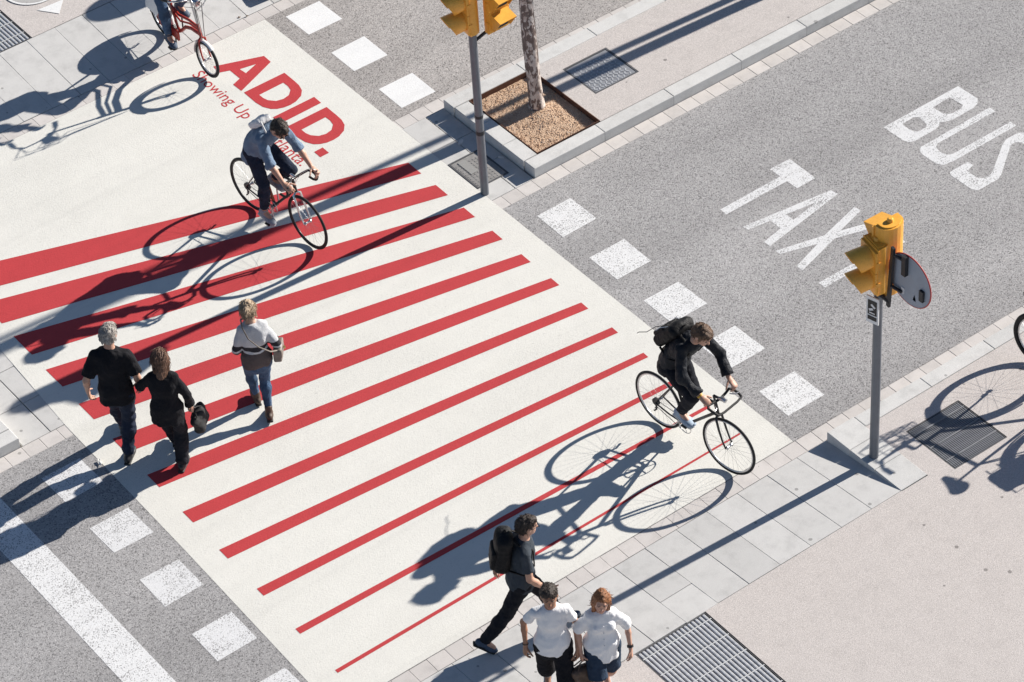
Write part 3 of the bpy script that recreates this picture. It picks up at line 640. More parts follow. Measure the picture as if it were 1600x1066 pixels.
# ================================================================ implicit surfaces for people, clothes and bags
_LAT = np.random.RandomState(5).rand(32, 32, 32).astype(np.float32)
def vnoise(x, y, z):
    xi, yi, zi = np.floor(x).astype(int), np.floor(y).astype(int), np.floor(z).astype(int)
    fx, fy, fz = x-xi, y-yi, z-zi
    fx, fy, fz = fx*fx*(3-2*fx), fy*fy*(3-2*fy), fz*fz*(3-2*fz)
    g = lambda a, b, c: _LAT[(xi+a) & 31, (yi+b) & 31, (zi+c) & 31]
    l = lambda a, b, t: a+(b-a)*t
    return l(l(l(g(0,0,0), g(1,0,0), fx), l(g(0,1,0), g(1,1,0), fx), fy), l(l(g(0,0,1), g(1,0,1), fx), l(g(0,1,1), g(1,1,1), fx), fy), fz)-.5
class SDF:
    def __init__(s): s.p = []
    def cone(s, a, b, ra, rb, k=.02, flat=None, capa=False, capb=False, op='u'):
        s.p.append(('c', np.asarray(a, float), np.asarray(b, float), ra, rb, k, flat, capa, capb, op)); return s
    def ell(s, c, ax, r, k=.02, op='u'):
        s.p.append(('e', np.asarray(c, float), ax, np.asarray(r, float), k, op)); return s
    def box(s, c, ax, half, rd, k=.02, op='u'):
        s.p.append(('b', np.asarray(c, float), ax, np.asarray(half, float), rd, k, op)); return s
    def bounds(s, q):
        if q[0] == 'c':
            r = max(q[3], q[4])*max(1.0, (q[6][1] if q[6] else 1.0)); lo = np.minimum(q[1], q[2])-r; hi = np.maximum(q[1], q[2])+r
        elif q[0] == 'e': r = q[3].max(); lo = q[1]-r; hi = q[1]+r
        else: r = np.linalg.norm(q[3])+q[4]; lo = q[1]-r; hi = q[1]+r
        return lo, hi
    def mesh(s, name, h=.009, wr=0.0, wf=(14, 14, 9), fine=0.0, floor=None):
        B = [s.bounds(q) for q in s.p]
        un = [b for b, q in zip(B, s.p) if q[-1] == 'u']
        lo = np.min([b[0] for b in un], 0)-.03; hi = np.max([b[1] for b in un], 0)+.03
        dim = np.ceil((hi-lo)/h).astype(int)+1
        D = np.full(dim, .2, np.float32)
        ax = [(lo[i]+h*np.arange(dim[i])).astype(np.float32) for i in range(3)]
        for q, b in zip(s.p, B):
            k = q[5] if q[0] == 'c' else (q[4] if q[0] == 'e' else q[5])
            m = k+.025
            i0 = np.maximum(np.floor((b[0]-m-lo)/h).astype(int), 0); i1 = np.minimum(np.ceil((b[1]+m-lo)/h).astype(int)+1, dim)
            if (i1 <= i0).any(): continue
            X = ax[0][i0[0]:i1[0], None, None]; Y = ax[1][None, i0[1]:i1[1], None]; Z = ax[2][None, None, i0[2]:i1[2]]
            if q[0] == 'c':
                a, bb, ra, rb, k, flat, capa, capb, op = q[1:]
                ba = bb-a; L2 = max(float(ba@ba), 1e-9); px, py, pz = X-a[0], Y-a[1], Z-a[2]
                t = (px*ba[0]+py*ba[1]+pz*ba[2])/L2; tc = np.clip(t, 0, 1)
                vx, vy, vz = px-ba[0]*tc, py-ba[1]*tc, pz-ba[2]*tc
                if flat is not None:
                    n, sc = flat; w_ = (vx*n[0]+vy*n[1]+vz*n[2])*(1/sc-1); vx, vy, vz = vx+w_*n[0], vy+w_*n[1], vz+w_*n[2]
                d = np.sqrt(vx*vx+vy*vy+vz*vz)-(ra+(rb-ra)*tc)
                if flat is not None and flat[1] < 1: d = d*(.5+.5*flat[1])
                L = math.sqrt(L2)
                if capb: d = np.maximum(d, (t-1)*L)
                if capa: d = np.maximum(d, -t*L)
            elif q[0] == 'e':
                c, A, r, k, op = q[1:]; px, py, pz = X-c[0], Y-c[1], Z-c[2]; S = 0
                for i in range(3): S = S+((px*A[i][0]+py*A[i][1]+pz*A[i][2])/r[i])**2
                d = (np.sqrt(S)-1)*r.min()
            else:
                c, A, hf, rd, k, op = q[1:]; px, py, pz = X-c[0], Y-c[1], Z-c[2]; S = 0; mx = None
                for i in range(3):
                    u_ = np.abs(px*A[i][0]+py*A[i][1]+pz*A[i][2])-(hf[i]-rd); S = S+np.maximum(u_, 0)**2; mx = u_ if mx is None else np.maximum(mx, u_)
                d = np.sqrt(S)+np.minimum(mx, 0)-rd
            sub = D[i0[0]:i1[0], i0[1]:i1[1], i0[2]:i1[2]]
            if op == 'u':
                hh = np.clip(.5+.5*(sub-d)/k, 0, 1); sub[...] = sub+(d-sub)*hh-k*hh*(1-hh)
            else:
                hh = np.clip(.5-.5*(sub+d)/k, 0, 1); sub[...] = sub+(-d-sub)*hh+k*hh*(1-hh)
        if wr or fine:
            m = np.nonzero(np.abs(D) < .04); x, y, z = ax[0][m[0]], ax[1][m[1]], ax[2][m[2]]
            w_ = 0
            if wr: w_ = wr*(vnoise(x*wf[0]+3, y*wf[1]+5, z*wf[2]+7)*1.5+vnoise(x*wf[0]*2.1, y*wf[1]*2.1, z*wf[2]*2.6)*.8+(.22-np.abs(vnoise(x*wf[0]*1.1+z*5, y*wf[1]*1.1-z*4, z*wf[2]*1.3)))*.9)
            if fine: w_ = w_+fine*(.25-np.abs(vnoise(x*85, y*85, z*22)))*1.6
            D[m] += w_
        if floor is not None: D = np.maximum(D, (floor-ax[2])[None, None, :])
        return snet(D, lo, h, name)
def snet(D, o, h, name):
    s = D < 0; c = np.zeros(np.array(D.shape)-1, np.uint8)
    offs = [(i, j, k) for i in (0, 1) for j in (0, 1) for k in (0, 1)]
    nx, ny, nz = c.shape
    for a in offs: c += s[a[0]:a[0]+nx, a[1]:a[1]+ny, a[2]:a[2]+nz]
    I, J, K = np.nonzero((c > 0) & (c < 8)); vid = np.full(c.shape, -1, np.int32); vid[I, J, K] = np.arange(len(I))
    vals = [D[I+a[0], J+a[1], K+a[2]] for a in offs]; acc = np.zeros((len(I), 3)); cnt = np.zeros(len(I))
    for i in range(8):
        for j in range(i+1, 8):
            if sum(abs(offs[i][q]-offs[j][q]) for q in range(3)) != 1: continue
            m = (vals[i] < 0) != (vals[j] < 0); t = vals[i][m]/(vals[i][m]-vals[j][m])
            acc[m] += np.array(offs[i])+t[:, None]*(np.array(offs[j])-np.array(offs[i])); cnt[m] += 1
    P = (np.stack([I, J, K], 1)+acc/np.maximum(cnt, 1)[:, None])*h+o
    quads = []
    for axn in range(3):
        o1 = [(1, 2), (2, 0), (0, 1)][axn]
        sl0 = [slice(1, -1)]*3; sl1 = [slice(1, -1)]*3; sl0[axn] = slice(None, -1); sl1[axn] = slice(1, None)
        A, B = s[tuple(sl0)], s[tuple(sl1)]; e = np.nonzero(A != B); idx = [e[0].copy(), e[1].copy(), e[2].copy()]
        for q in o1: idx[q] = idx[q]+1
        ins = A[e]
        def cell(du, dv):
            t = list(idx); t[o1[0]] = t[o1[0]]+du; t[o1[1]] = t[o1[1]]+dv; return vid[t[0], t[1], t[2]]
        q4 = np.stack([cell(-1, -1), cell(0, -1), cell(0, 0), cell(-1, 0)], 1)
        q4[~ins] = q4[~ins][:, ::-1]; quads.append(q4)
    Q = np.concatenate(quads); Q = Q[(Q >= 0).all(1)]
    me = bpy.data.meshes.new(name); me.vertices.add(len(P)); me.vertices.foreach_set('co', P.astype(np.float32).ravel())
    me.loops.add(Q.size); me.loops.foreach_set('vertex_index', Q.astype(np.int32).ravel())
    me.polygons.add(len(Q)); me.polygons.foreach_set('loop_start', np.arange(0, Q.size, 4, dtype=np.int32)); me.polygons.foreach_set('loop_total', np.full(len(Q), 4, np.int32))
    me.polygons.foreach_set('use_smooth', np.ones(len(Q), bool)); me.update(calc_edges=True); me.validate()
    return me
# ================================================================ bicycles
RUB = simple('tyre_rubber', (.012, .012, .013, 1), .75, 0, .2, 40)
ALU = simple('silver_alloy', (.62, .62, .63, 1), .28, .9, .08, 30)
CHR = simple('chrome_tube', (.7, .7, .7, 1), .2, .95, .05, 30)
TAPE = simple('black_bar_tape', (.014, .014, .015, 1), .7, 0, .2, 60, .2)
SADM = simple('black_saddle', (.012, .012, .013, 1), .45, 0, .2, 30)
SPOKE = simple('steel_spoke', (.22, .22, .23, 1), .35, .8, .05, 30)
BFR = simple('black_frame_paint', (.012, .013, .015, 1), .3, 0, .1, 20, 0, 'object', .5)
OFR = simple('orange_frame_paint', (.38, .085, .025, 1), .35, 0, .1, 20, 0, 'object', .5)
RFR = simple('red_frame_paint', (.36, .03, .02, 1), .3, 0, .1, 20, 0, 'object', .5)
WFEN = simple('white_fender_plastic', (.72, .72, .72, 1), .4, 0, .06, 20)
BLUEP = simple('blue_plastic', (.03, .06, .14, 1), .45, 0, .1, 20)
def circle(c, r, n, y=1): return [V(c[0], c[1]+r*math.cos(2*PI*i/n), c[2]+r*math.sin(2*PI*i/n)) for i in range(n)]
def make_wheel(e, c, r, xf=None, tyre_r=.015, rimmat=None, spokes=28):
    mk = lambda: (lambda m: (setattr(m, 'xf', xf), m)[1])(MB())
    c = V(*c)
    hb = mk(); hb.tube([c-V(.045,0,0), c-V(.04,0,0), c-V(.02,0,0), c+V(.02,0,0), c+V(.04,0,0), c+V(.045,0,0)], [.01, .022, .013, .013, .022, .01], 10)
    wobj = hb.build('wheel', ALU, e)
    t = mk(); t.tube(circle(c, r-tyre_r, 56), tyre_r, 8, True); t.build('tyre', RUB, wobj)
    rm = mk(); rm.tube(circle(c, r-2*tyre_r-.006, 56), .0095, 6, True); rm.build('rim', rimmat or ALU, wobj)
    sp = mk()
    for i in range(spokes):
        a = 2*PI*i/spokes; b = a+(.5 if i % 2 else -.5); sd_ = .036*(1 if i % 4 < 2 else -1)
        sp.tube([c+V(sd_, .019*math.cos(b), .019*math.sin(b)), c+V(0, (r-2*tyre_r-.01)*math.cos(a), (r-2*tyre_r-.01)*math.sin(a))], 0.0010, 3, False, False)
    sp.build('spokes', SPOKE, wobj)
    return wobj
def steer_xf(pt, axis, ang):
    axis = nrm(axis); pt = V(*pt); c, s = math.cos(ang), math.sin(ang)
    def f(p):
        v = p-pt; return pt+v*c+np.cross(axis, v)*s+axis*(axis@v)*(1-c)
    return f
BSC = .94
def bicycle(label, loc, heading, kind, steer=0.0, crank=0.0, group='bicycles', roll=0.0):
    e = empty('bicycle', loc, math.radians(heading-90)); e.rotation_euler = (0, roll, math.radians(heading-90)); e.scale = (BSC,)*3; tag(e, label, 'bicycle', group)
    r = .34; rr, rf = (.272, .238) if kind == 'step' else (.34, .34); wb = {'road': .985, 'tour': 1.0, 'step': 1.075, 'city': 1.03}[kind]
    frm = {'road': BFR, 'tour': BFR, 'step': RFR, 'city': BFR}[kind]
    BB = V(0, .42, .275); ST = V(0, .262, .76); RA = V(0, 0, rr); FA = V(0, wb, rf)
    HB = V(0, wb-.145, .70); HT = V(0, wb-.185, .845)
    if kind == 'step': HB = V(0, wb-.085, .52); HT = V(0, wb-.135, .68)
    ax = HT-HB; xf = steer_xf(HB, ax, steer)
    f = MB(); tr = .0155
    f.tube([BB, ST+(ST-BB)*.06], tr, 10)
    if kind in ('road', 'tour', 'city'):
        f.tube([BB, HB+ax*.15], tr*1.08, 10); f.tube([ST, HT-ax*.15], tr*.95, 10)
    else:
        f.tube([BB, V(0, .50, .33), V(0, .62, .45), V(0, .78, .52), V(0, .91, .54), HB+ax*.2], tr*1.5, 10)
        f.tube([ST-(ST-BB)*.35, V(0, .48, .55), V(0, .74, .62), HB+ax*.75], tr*1.1, 10); f.tube([ST-(ST-BB)*.5, V(0, .50, .47), V(0, .74, .57), HB+ax*.5], tr*.8, 8)
    f.tube([HB-ax*.02, HT], .019, 10)
    for s in (-1, 1):
        f.tube([BB+V(s*.03,-.02,0), V(s*.05, .2, .30), RA+V(s*.06,0,0)], .0085, 8); f.tube([ST+V(s*.015,0,-.02), RA+V(s*.06,0,0)], .0075, 8)
    f.tube([BB-V(.035,0,0), BB+V(.035,0,0)], .021, 10)
    fo = f.build('frame', frm, e)
    if kind == 'road':
        mb = MB(); mb.tube([BB+(ST-BB)*.12, BB+(ST-BB)*.8], tr+.002, 10); mb.build('seat_tube_band', OFR, fo)
    fk = MB(); fk.xf = xf
    for s in (-1, 1):
        fk.tube([HB+V(0,0,-.005), HB+V(s*.045,.01,-.03), HB+(FA-HB)*.45+V(s*.05,-.012,0), HB+(FA-HB)*.8+V(s*.052,-.012,0), FA+V(s*.052,0,0)], [.015, .014, .0125, .010, .009], 8)
    fk.build('fork', CHR if kind == 'road' else frm, e)
    make_wheel(e, RA, rr, None, .028 if kind == 'city' else .020 if kind == 'step' else .0145, None if kind != 'road' else BFR)
    make_wheel(e, FA, rf, xf, .028 if kind == 'city' else .020 if kind == 'step' else .0145, None if kind != 'road' else BFR)
    # saddle
    sb = ST+(ST-BB)*.36
    mb = MB(); mb.tube([ST, sb-V(0,0,.02)], .0125, 8); mb.build('seat_post', ALU, e)
    sd_ = SDF(); zt = sb[2]; A = [V(1,0,0), V(0,1,0), V(0,0,1)]
    wdt = .075 if kind in ('road', 'tour') else .10
    sd_.ell((0, sb[1]-.08, zt+.01), A, (wdt, .075, .032), .03); sd_.cone((0, sb[1]-.06, zt+.012), (0, sb[1]+.12, zt+.012), .042, .02, .03)
    sa = meshobj('saddle', sd_.mesh('saddle', .008), SADM, e)
    mb = MB()
    for s in (-1, 1): mb.tube([(s*.025, sb[1]-.10, zt-.012), (s*.022, sb[1], zt-.03), (s*.012, sb[1]+.10, zt-.004)], .004, 5)
    mb.build('saddle_rails', ALU, sa)
    # cranks, chain, brakes
    cr = MB(); cr.tube(circle((.045, BB[1], BB[2]), .088, 32), .005, 5, True); cr.disc(BB+V(.045,0,0), [V(0,1,0), V(0,0,1), V(1,0,0)], .03, .006, 14)
    for i in range(5):
        a = 2*PI*i/5; cr.tube([BB+V(.045,0,0), BB+V(.045, .088*math.cos(a), .088*math.sin(a))], .005, 4)
    pd = []
    for s in (1, -1):
        a = crank if s > 0 else crank+PI; d = V(0, math.sin(a), -math.cos(a))      # angle 0: right crank straight down
        p = BB+d*.17+V(s*.07,0,0); cr.tube([BB+V(s*.055,0,0), p], .0095, 6); pd.append(p+V(s*.055,0,0))
    cr = cr.build('crank', ALU if kind != 'step' else DARK, e)
    for p in pd:
        mb = MB(); mb.box(p[0]-.045, p[0]+.045, p[1]-.035, p[1]+.035, p[2]-.01, p[2]+.01); mb.build('pedal', BLACKP, cr)
    ch = MB(); ch.tube([BB+V(.045,.0,.088), RA+V(.045,0,.035)], .004, 4); ch.tube([BB+V(.045,0,-.088), RA+V(.045,.02,-.06), RA+V(.045,-.02,-.10)], .004, 4); ch.build('chain', DARK, e)
    dr = MB(); dr.tube([RA+V(.045,0,-.02), RA+V(.05,.015,-.09), RA+V(.05,-.02,-.13)], .010, 6); dr.disc(RA+V(.04,0,0), [V(0,1,0), V(0,0,1), V(1,0,0)], .045, .03, 16); dr.build('rear_gear', DARK, e)
    # handlebar
    hb = MB(); hb.xf = xf; TP = HT+ax*(1.85 if kind == 'step' else .45)
    hb.tube([HT, TP], .0125, 8)
    bc = TP+V(0, .03 if kind == 'step' else .085, .005); hb.tube([TP, bc], .014, 8)
    st = hb.build('stem', CHR if kind == 'road' else (ALU if kind == 'step' else DARK), e)
    bar = MB(); bar.xf = xf
    if kind == 'road':
        for s in (-1, 1):
            bar.tube([bc, bc+V(s*.10,.0,.0), bc+V(s*.17,.005,0), bc+V(s*.195,.05,-.003), bc+V(s*.20,.095,-.02), bc+V(s*.205,.11,-.06), bc+V(s*.205,.085,-.11), bc+V(s*.205,.03,-.13), bc+V(s*.205,-.03,-.132)], .0145, 8)
            lv = MB(); lv.xf = xf; lv.tube([bc+V(s*.20,.085,.0), bc+V(s*.20,.125,.035), bc+V(s*.20,.135,.05)], [.017, .016, .009], 8); lv.tube([bc+V(s*.20,.13,.03), bc+V(s*.20,.145,-.03), bc+V(s*.20,.12,-.09)], .006, 6); lv.build('brake_lever', BLACKP, e)
        bar.build('handlebar', TAPE, e)
        cb = MB(); cb.xf = xf
        for s in (-1, 1): cb.tube([bc+V(s*.20,.13,.05), bc+V(s*.13,.12,.12), bc+V(s*.03,.06,.06), HT+V(0,.03,-.05)], .0028, 5)
        cb.build('brake_cable', CHR, e)
    elif kind == 'tour':
        for s in (-1, 1):
            bar.tube([bc, bc+V(s*.09,-.005,.01), bc+V(s*.165,-.02,.012), bc+V(s*.19,.0,.0), bc+V(s*.195,.07,-.01), bc+V(s*.185,.125,-.03)], .0145, 8)
        bar.tube([bc+V(-.185,.125,-.03), bc+V(-.1,.135,-.035), bc+V(.1,.135,-.035), bc+V(.185,.125,-.03)], .0125, 8)
        bar.build('handlebar', TAPE, e)
        lv = MB(); lv.xf = xf
        for s in (-1, 1): lv.tube([bc+V(s*.12,.02,.0), bc+V(s*.14,.07,.005), bc+V(s*.19,.08,.0)], .007, 6)
        lv.build('brake_lever', ALU, e)
        hl = MB(); hl.xf = xf; hl.tube([bc+V(.02,.0,.02), bc+V(.02,.05,.035), bc+V(.02,.09,.03)], [.02, .026, .022], 10); hl.build('front_lamp', ALU, e)
    else:
        for s in (-1, 1):
            bar.tube([bc, bc+V(s*.07,.03,.05), bc+V(s*.18,.03,.08), bc+V(s*.27,-.05,.075), bc+V(s*.29,-.13,.065)], .011, 8)
        bar.build('handlebar', CHR if kind == 'step' else DARK, e)
        for s in (-1, 1):
            gr = MB(); gr.xf = xf; gr.tube([bc+V(s*.276,-.07,.072), bc+V(s*.30,-.17,.06)], .017, 8); gr.build('grip', BLACKP, e)
        cb = MB(); cb.xf = xf
        for s in (-1, 1):
            cb.tube([bc+V(s*.24,.0,.08), bc+V(s*.20,.13,.07), bc+V(s*.06,.15,.0), bc+V(s*.0,.08,-.10), HB+V(0,.05,.02)], .0035, 5)
            cb.tube([bc+V(s*.22,.0,.08), bc+V(s*.14,.17,.12), bc+V(-s*.05,.14,.02), HB+V(-s*.02,.05,.0)], .0035, 5)
        cb.build('brake_cable', DARK, e)
        # mudguards, rack
        for nm, c_, a0, a1, x_ in (('front_fender', FA, 55, 188, xf), ('rear_fender', RA, 5, 200, None)):
            m = MB(); m.xf = x_; vs = []; fs = []; k = 16
            for i in range(k+1):
                a = math.radians(a0+(a1-a0)*i/k); rq = c_[2]+.022
                for dx, dr_ in ((-.026, -.014), (-.013, -.002), (.013, -.002), (.026, -.014)): vs.append(c_+V(dx, (rq+dr_)*math.cos(a), (rq+dr_)*math.sin(a)))
            for i in range(k):
                for j in range(3): fs.append((4*i+j, 4*i+4+j, 4*i+5+j, 4*i+1+j))
            m.add(vs, fs, True); m.build(nm, WFEN if kind == 'step' else BLACKP, e)
        if kind == 'step':
            # skirt guard panels over the rear wheel, chain case, front basket frame
            for s in (-1, 1):
                m = MB(); n = 14; pts = [(0, .0)]+[((rr+.01)*math.cos(a), (rr+.01)*math.sin(a)) for a in np.linspace(math.radians(25), math.radians(178), n)]
                vs = [(s*.055+q*.003, y_, rr+z_) for q in (-1, 1) for y_, z_ in pts]; k = len(pts)
                m.add(vs, [tuple(range(k))[::-1], tuple(range(k, 2*k))]+[(i, (i+1) % k, k+(i+1) % k, k+i) for i in range(k)]); m.build('skirt_guard', WFEN, e)
            m = MB(); m.xf = xf; m.tube([bc+V(0,.02,.03), bc+V(0,.09,.02), bc+V(0,.13,.015)], [.03, .045, .04], 12); m.build('front_lamp', CHR, e)
            for k_ in range(4):
                m = MB(); m.xf = xf; s_ = 1 if k_ % 2 else -1; d_ = .05*k_
                m.tube([bc+V(s_*.20,-.01,.08), bc+V(s_*(.19-d_*.4),.12+d_*.3,.15+d_*.4), bc+V(s_*.04,.20,.12-d_), bc+V(-s_*.05,.13,-.02-d_*.5), HB+V(-s_*.02,.05,.02)], .004, 5); m.build('cable', DARK if k_ < 2 else CHR, e)
            m = MB(); m.box(.05, .075, .06, .52, .22, .36, .02); m.build('chain_case', RFR, e)
        else:
            m = MB()
            for s in (-1, 1): m.tube([RA+V(s*.07,0,0), V(s*.07, -.06, .72)], .005, 6); m.tube([V(s*.07,-.26,.72), V(s*.07,.16,.72)], .005, 6)
            for k in range(4): m.tube([V(-.07,-.26+.12*k,.72), V(.07,-.26+.12*k,.72)], .004, 5)
            m.build('rear_rack', DARK, e)
            for s in (-1, 1):
                q = SDF(); q.box((s*.135, -.05, .56), [V(1,0,0), V(0,1,0), V(0,0,1)], V(.055, .15, .15), .03, .02); meshobj('added_pannier', q.mesh('added_pannier', .012, .012), BLACKP, e)  # panniers added to thicken the bicycle's cast shadow
            m = MB(); m.xf = xf; fc = HT+V(0, .20, -.02)
            for zz_, hw_, hd_ in ((.0, .13, .09), (.07, .14, .10), (.14, .15, .105), (.21, .165, .12)):
                m.tube([fc+V(-hw_,-hd_,zz_), fc+V(hw_,-hd_,zz_), fc+V(hw_,hd_,zz_), fc+V(-hw_,hd_,zz_)], .006, 5, True)
            for k in range(7):
                x_ = -1+k/3
                for y_ in (-1, 1): m.tube([fc+V(x_*.13, y_*.09, 0), fc+V(x_*.165, y_*.12, .21)], .004, 4)
                m.tube([fc+V(x_*.13, -.09, 0), fc+V(x_*.13, .09, 0)], .004, 4)
            for k in range(4):
                y_ = -1+k*2/3
                for x_ in (-1, 1): m.tube([fc+V(x_*.13, y_*.09, 0), fc+V(x_*.165, y_*.12, .21)], .004, 4)
            m.build('added_basket', DARK, e)  # basket added to make the bicycle's shadow denser
            m = MB(); m.tube([V(-.03,.36,.26), V(-.19,.30,.005)], .009, 6); m.build('kickstand', ALU, e)
    return e
# ================================================================ people
def skin_mat(name, c):
    t = NT(name); co = t.coord('object'); a = t.noise(co, 22, 3, .6); x = t.ramp(a, [(.3, scaled(c, .88)), (.7, scaled(c, 1.08))])
    t.b.inputs['Subsurface Weight'].default_value = .08; t.b.inputs['Subsurface Radius'].default_value = (.02, .008, .004)
    return t.fin(x, .5, 0, .4)
def hair_mat(name, c, c2=None):
    t = NT(name); co = t.coord('object', (1, 1, .16)); a = t.noise(co, 150, 3, .6, .4); b = t.noise(t.coord('object'), 9, 3, .6)
    x = t.ramp(a, [(.3, scaled(c, .55)), (.7, scaled(c2 or c, 1.35))]); x = t.mix(1.0, x, t.ramp(b, [(.3, .75), (.7, 1.2)]), 'MULTIPLY'); t.bump(a, .7, .01)
    return t.fin(x, .5, 0, .35)
SK1 = skin_mat('skin_fair', (.52, .30, .215, 1)); SK2 = skin_mat('skin_tan', (.36, .185, .115, 1)); SK3 = skin_mat('skin_light', (.58, .36, .27, 1))
LIP = simple('lips', (.30, .10, .085, 1), .45); EYEW = simple('eye', (.10, .08, .07, 1), .2); BROW = simple('brow_hair', (.03, .02, .014, 1), .8)
SOLE = simple('pale_sole', (.55, .55, .54, 1), .7); SOLED = simple('dark_sole', (.02, .02, .02, 1), .7)
def rot(axis, ang):
    axis = nrm(axis); K = np.array([[0,-axis[2],axis[1]],[axis[2],0,-axis[0]],[-axis[1],axis[0],0]]); return np.eye(3)+math.sin(ang)*K+(1-math.cos(ang))*K@K
def ik(a, t, l1, l2, hint):
    a, t = np.asarray(a, float), np.asarray(t, float); d = t-a; L = np.linalg.norm(d); u = d/L
    if L > (l1+l2)*.995: L = (l1+l2)*.995; t = a+u*L
    x = (l1*l1-l2*l2+L*L)/(2*L); h = math.sqrt(max(l1*l1-x*x, 0)); hn = np.asarray(hint, float); hn = nrm(hn-u*(hn@u)); return a+u*x+hn*h, t
def hand(S, wr, d, n, side, k, curl, spread=.08):
    """palm, four unequal fingers of three bones and a thumb that leaves the side of the palm; n points out of the palm"""
    d = nrm(d); n = nrm(np.asarray(n, float)-d*(d@np.asarray(n, float))); lat = np.cross(d, n)*side     # lat points to the thumb
    S.cone(wr-d*.01*k, wr+d*.03*k, .026*k, .030*k, .012, (n, .72)); S.cone(wr+d*.03*k, wr+d*.082*k, .036*k, .040*k, .010, (n, .42))
    for i, (off, ln) in enumerate(((.030, .90), (.010, 1.0), (-.010, .94), (-.029, .75))):
        p = wr+d*(.088-.004*abs(i-1))*k+lat*off*k; a = 0
        dd = nrm(d+lat*off*spread*10)
        for sg, (L, r) in enumerate(((.043, .0088), (.027, .0080), (.021, .0072))):
            a += math.radians(curl[sg]*(1+.08*i)); u_ = dd*math.cos(a)+n*math.sin(a); q = p+u_*L*ln*k; S.cone(p, q, r*k, r*.93*k, .004); p = q
    p = wr+d*.022*k+lat*.026*k+n*.006*k; u_ = nrm(d*.62+lat*.72+n*.30)
    for L, r, tw in ((.040, .0125, 0), (.031, .0100, .45), (.024, .0090, .35)):
        u_ = nrm(u_+n*tw*(.2+math.radians(curl[0]))+d*tw*.5); q = p+u_*L*k; S.cone(p, q, r*k, r*.9*k, .006); p = q
def strands(me, mat, parent, hc, hu, hf, n, ln):
    """loose locks standing a little off the hair, combed back and down"""
    rng = np.random.RandomState(len(me.vertices) % 1000); N = len(me.vertices)
    co = np.zeros(N*3, np.float32); me.vertices.foreach_get('co', co); co = co.reshape(-1, 3); no = np.zeros(N*3, np.float32); me.vertex_normals.foreach_get('vector', no); no = no.reshape(-1, 3)
    up_ = (co-hc)@hu; idx = np.nonzero((up_ > -.09) & (no@hu > -.35))[0]; mb = MB()
    for i in rng.choice(idx, min(n, len(idx)), False):
        p, q = co[i].astype(float), no[i].astype(float); d = nrm(-hu*.55-hf*.35+q*.2+rng.randn(3)*.15); d = nrm(d-q*(d@q)*.85); L = ln*rng.uniform(.5, 1.2)
        mb.tube([p-q*.004, p+d*L*.5+q*.004, p+d*L+q*rng.uniform(-.006, .005)], [.0035, .003, .0008], 3, False, False)
    o = mb.build('loose_hair', mat, parent); o['kind'] = 'stuff'; return o
PSC = .93
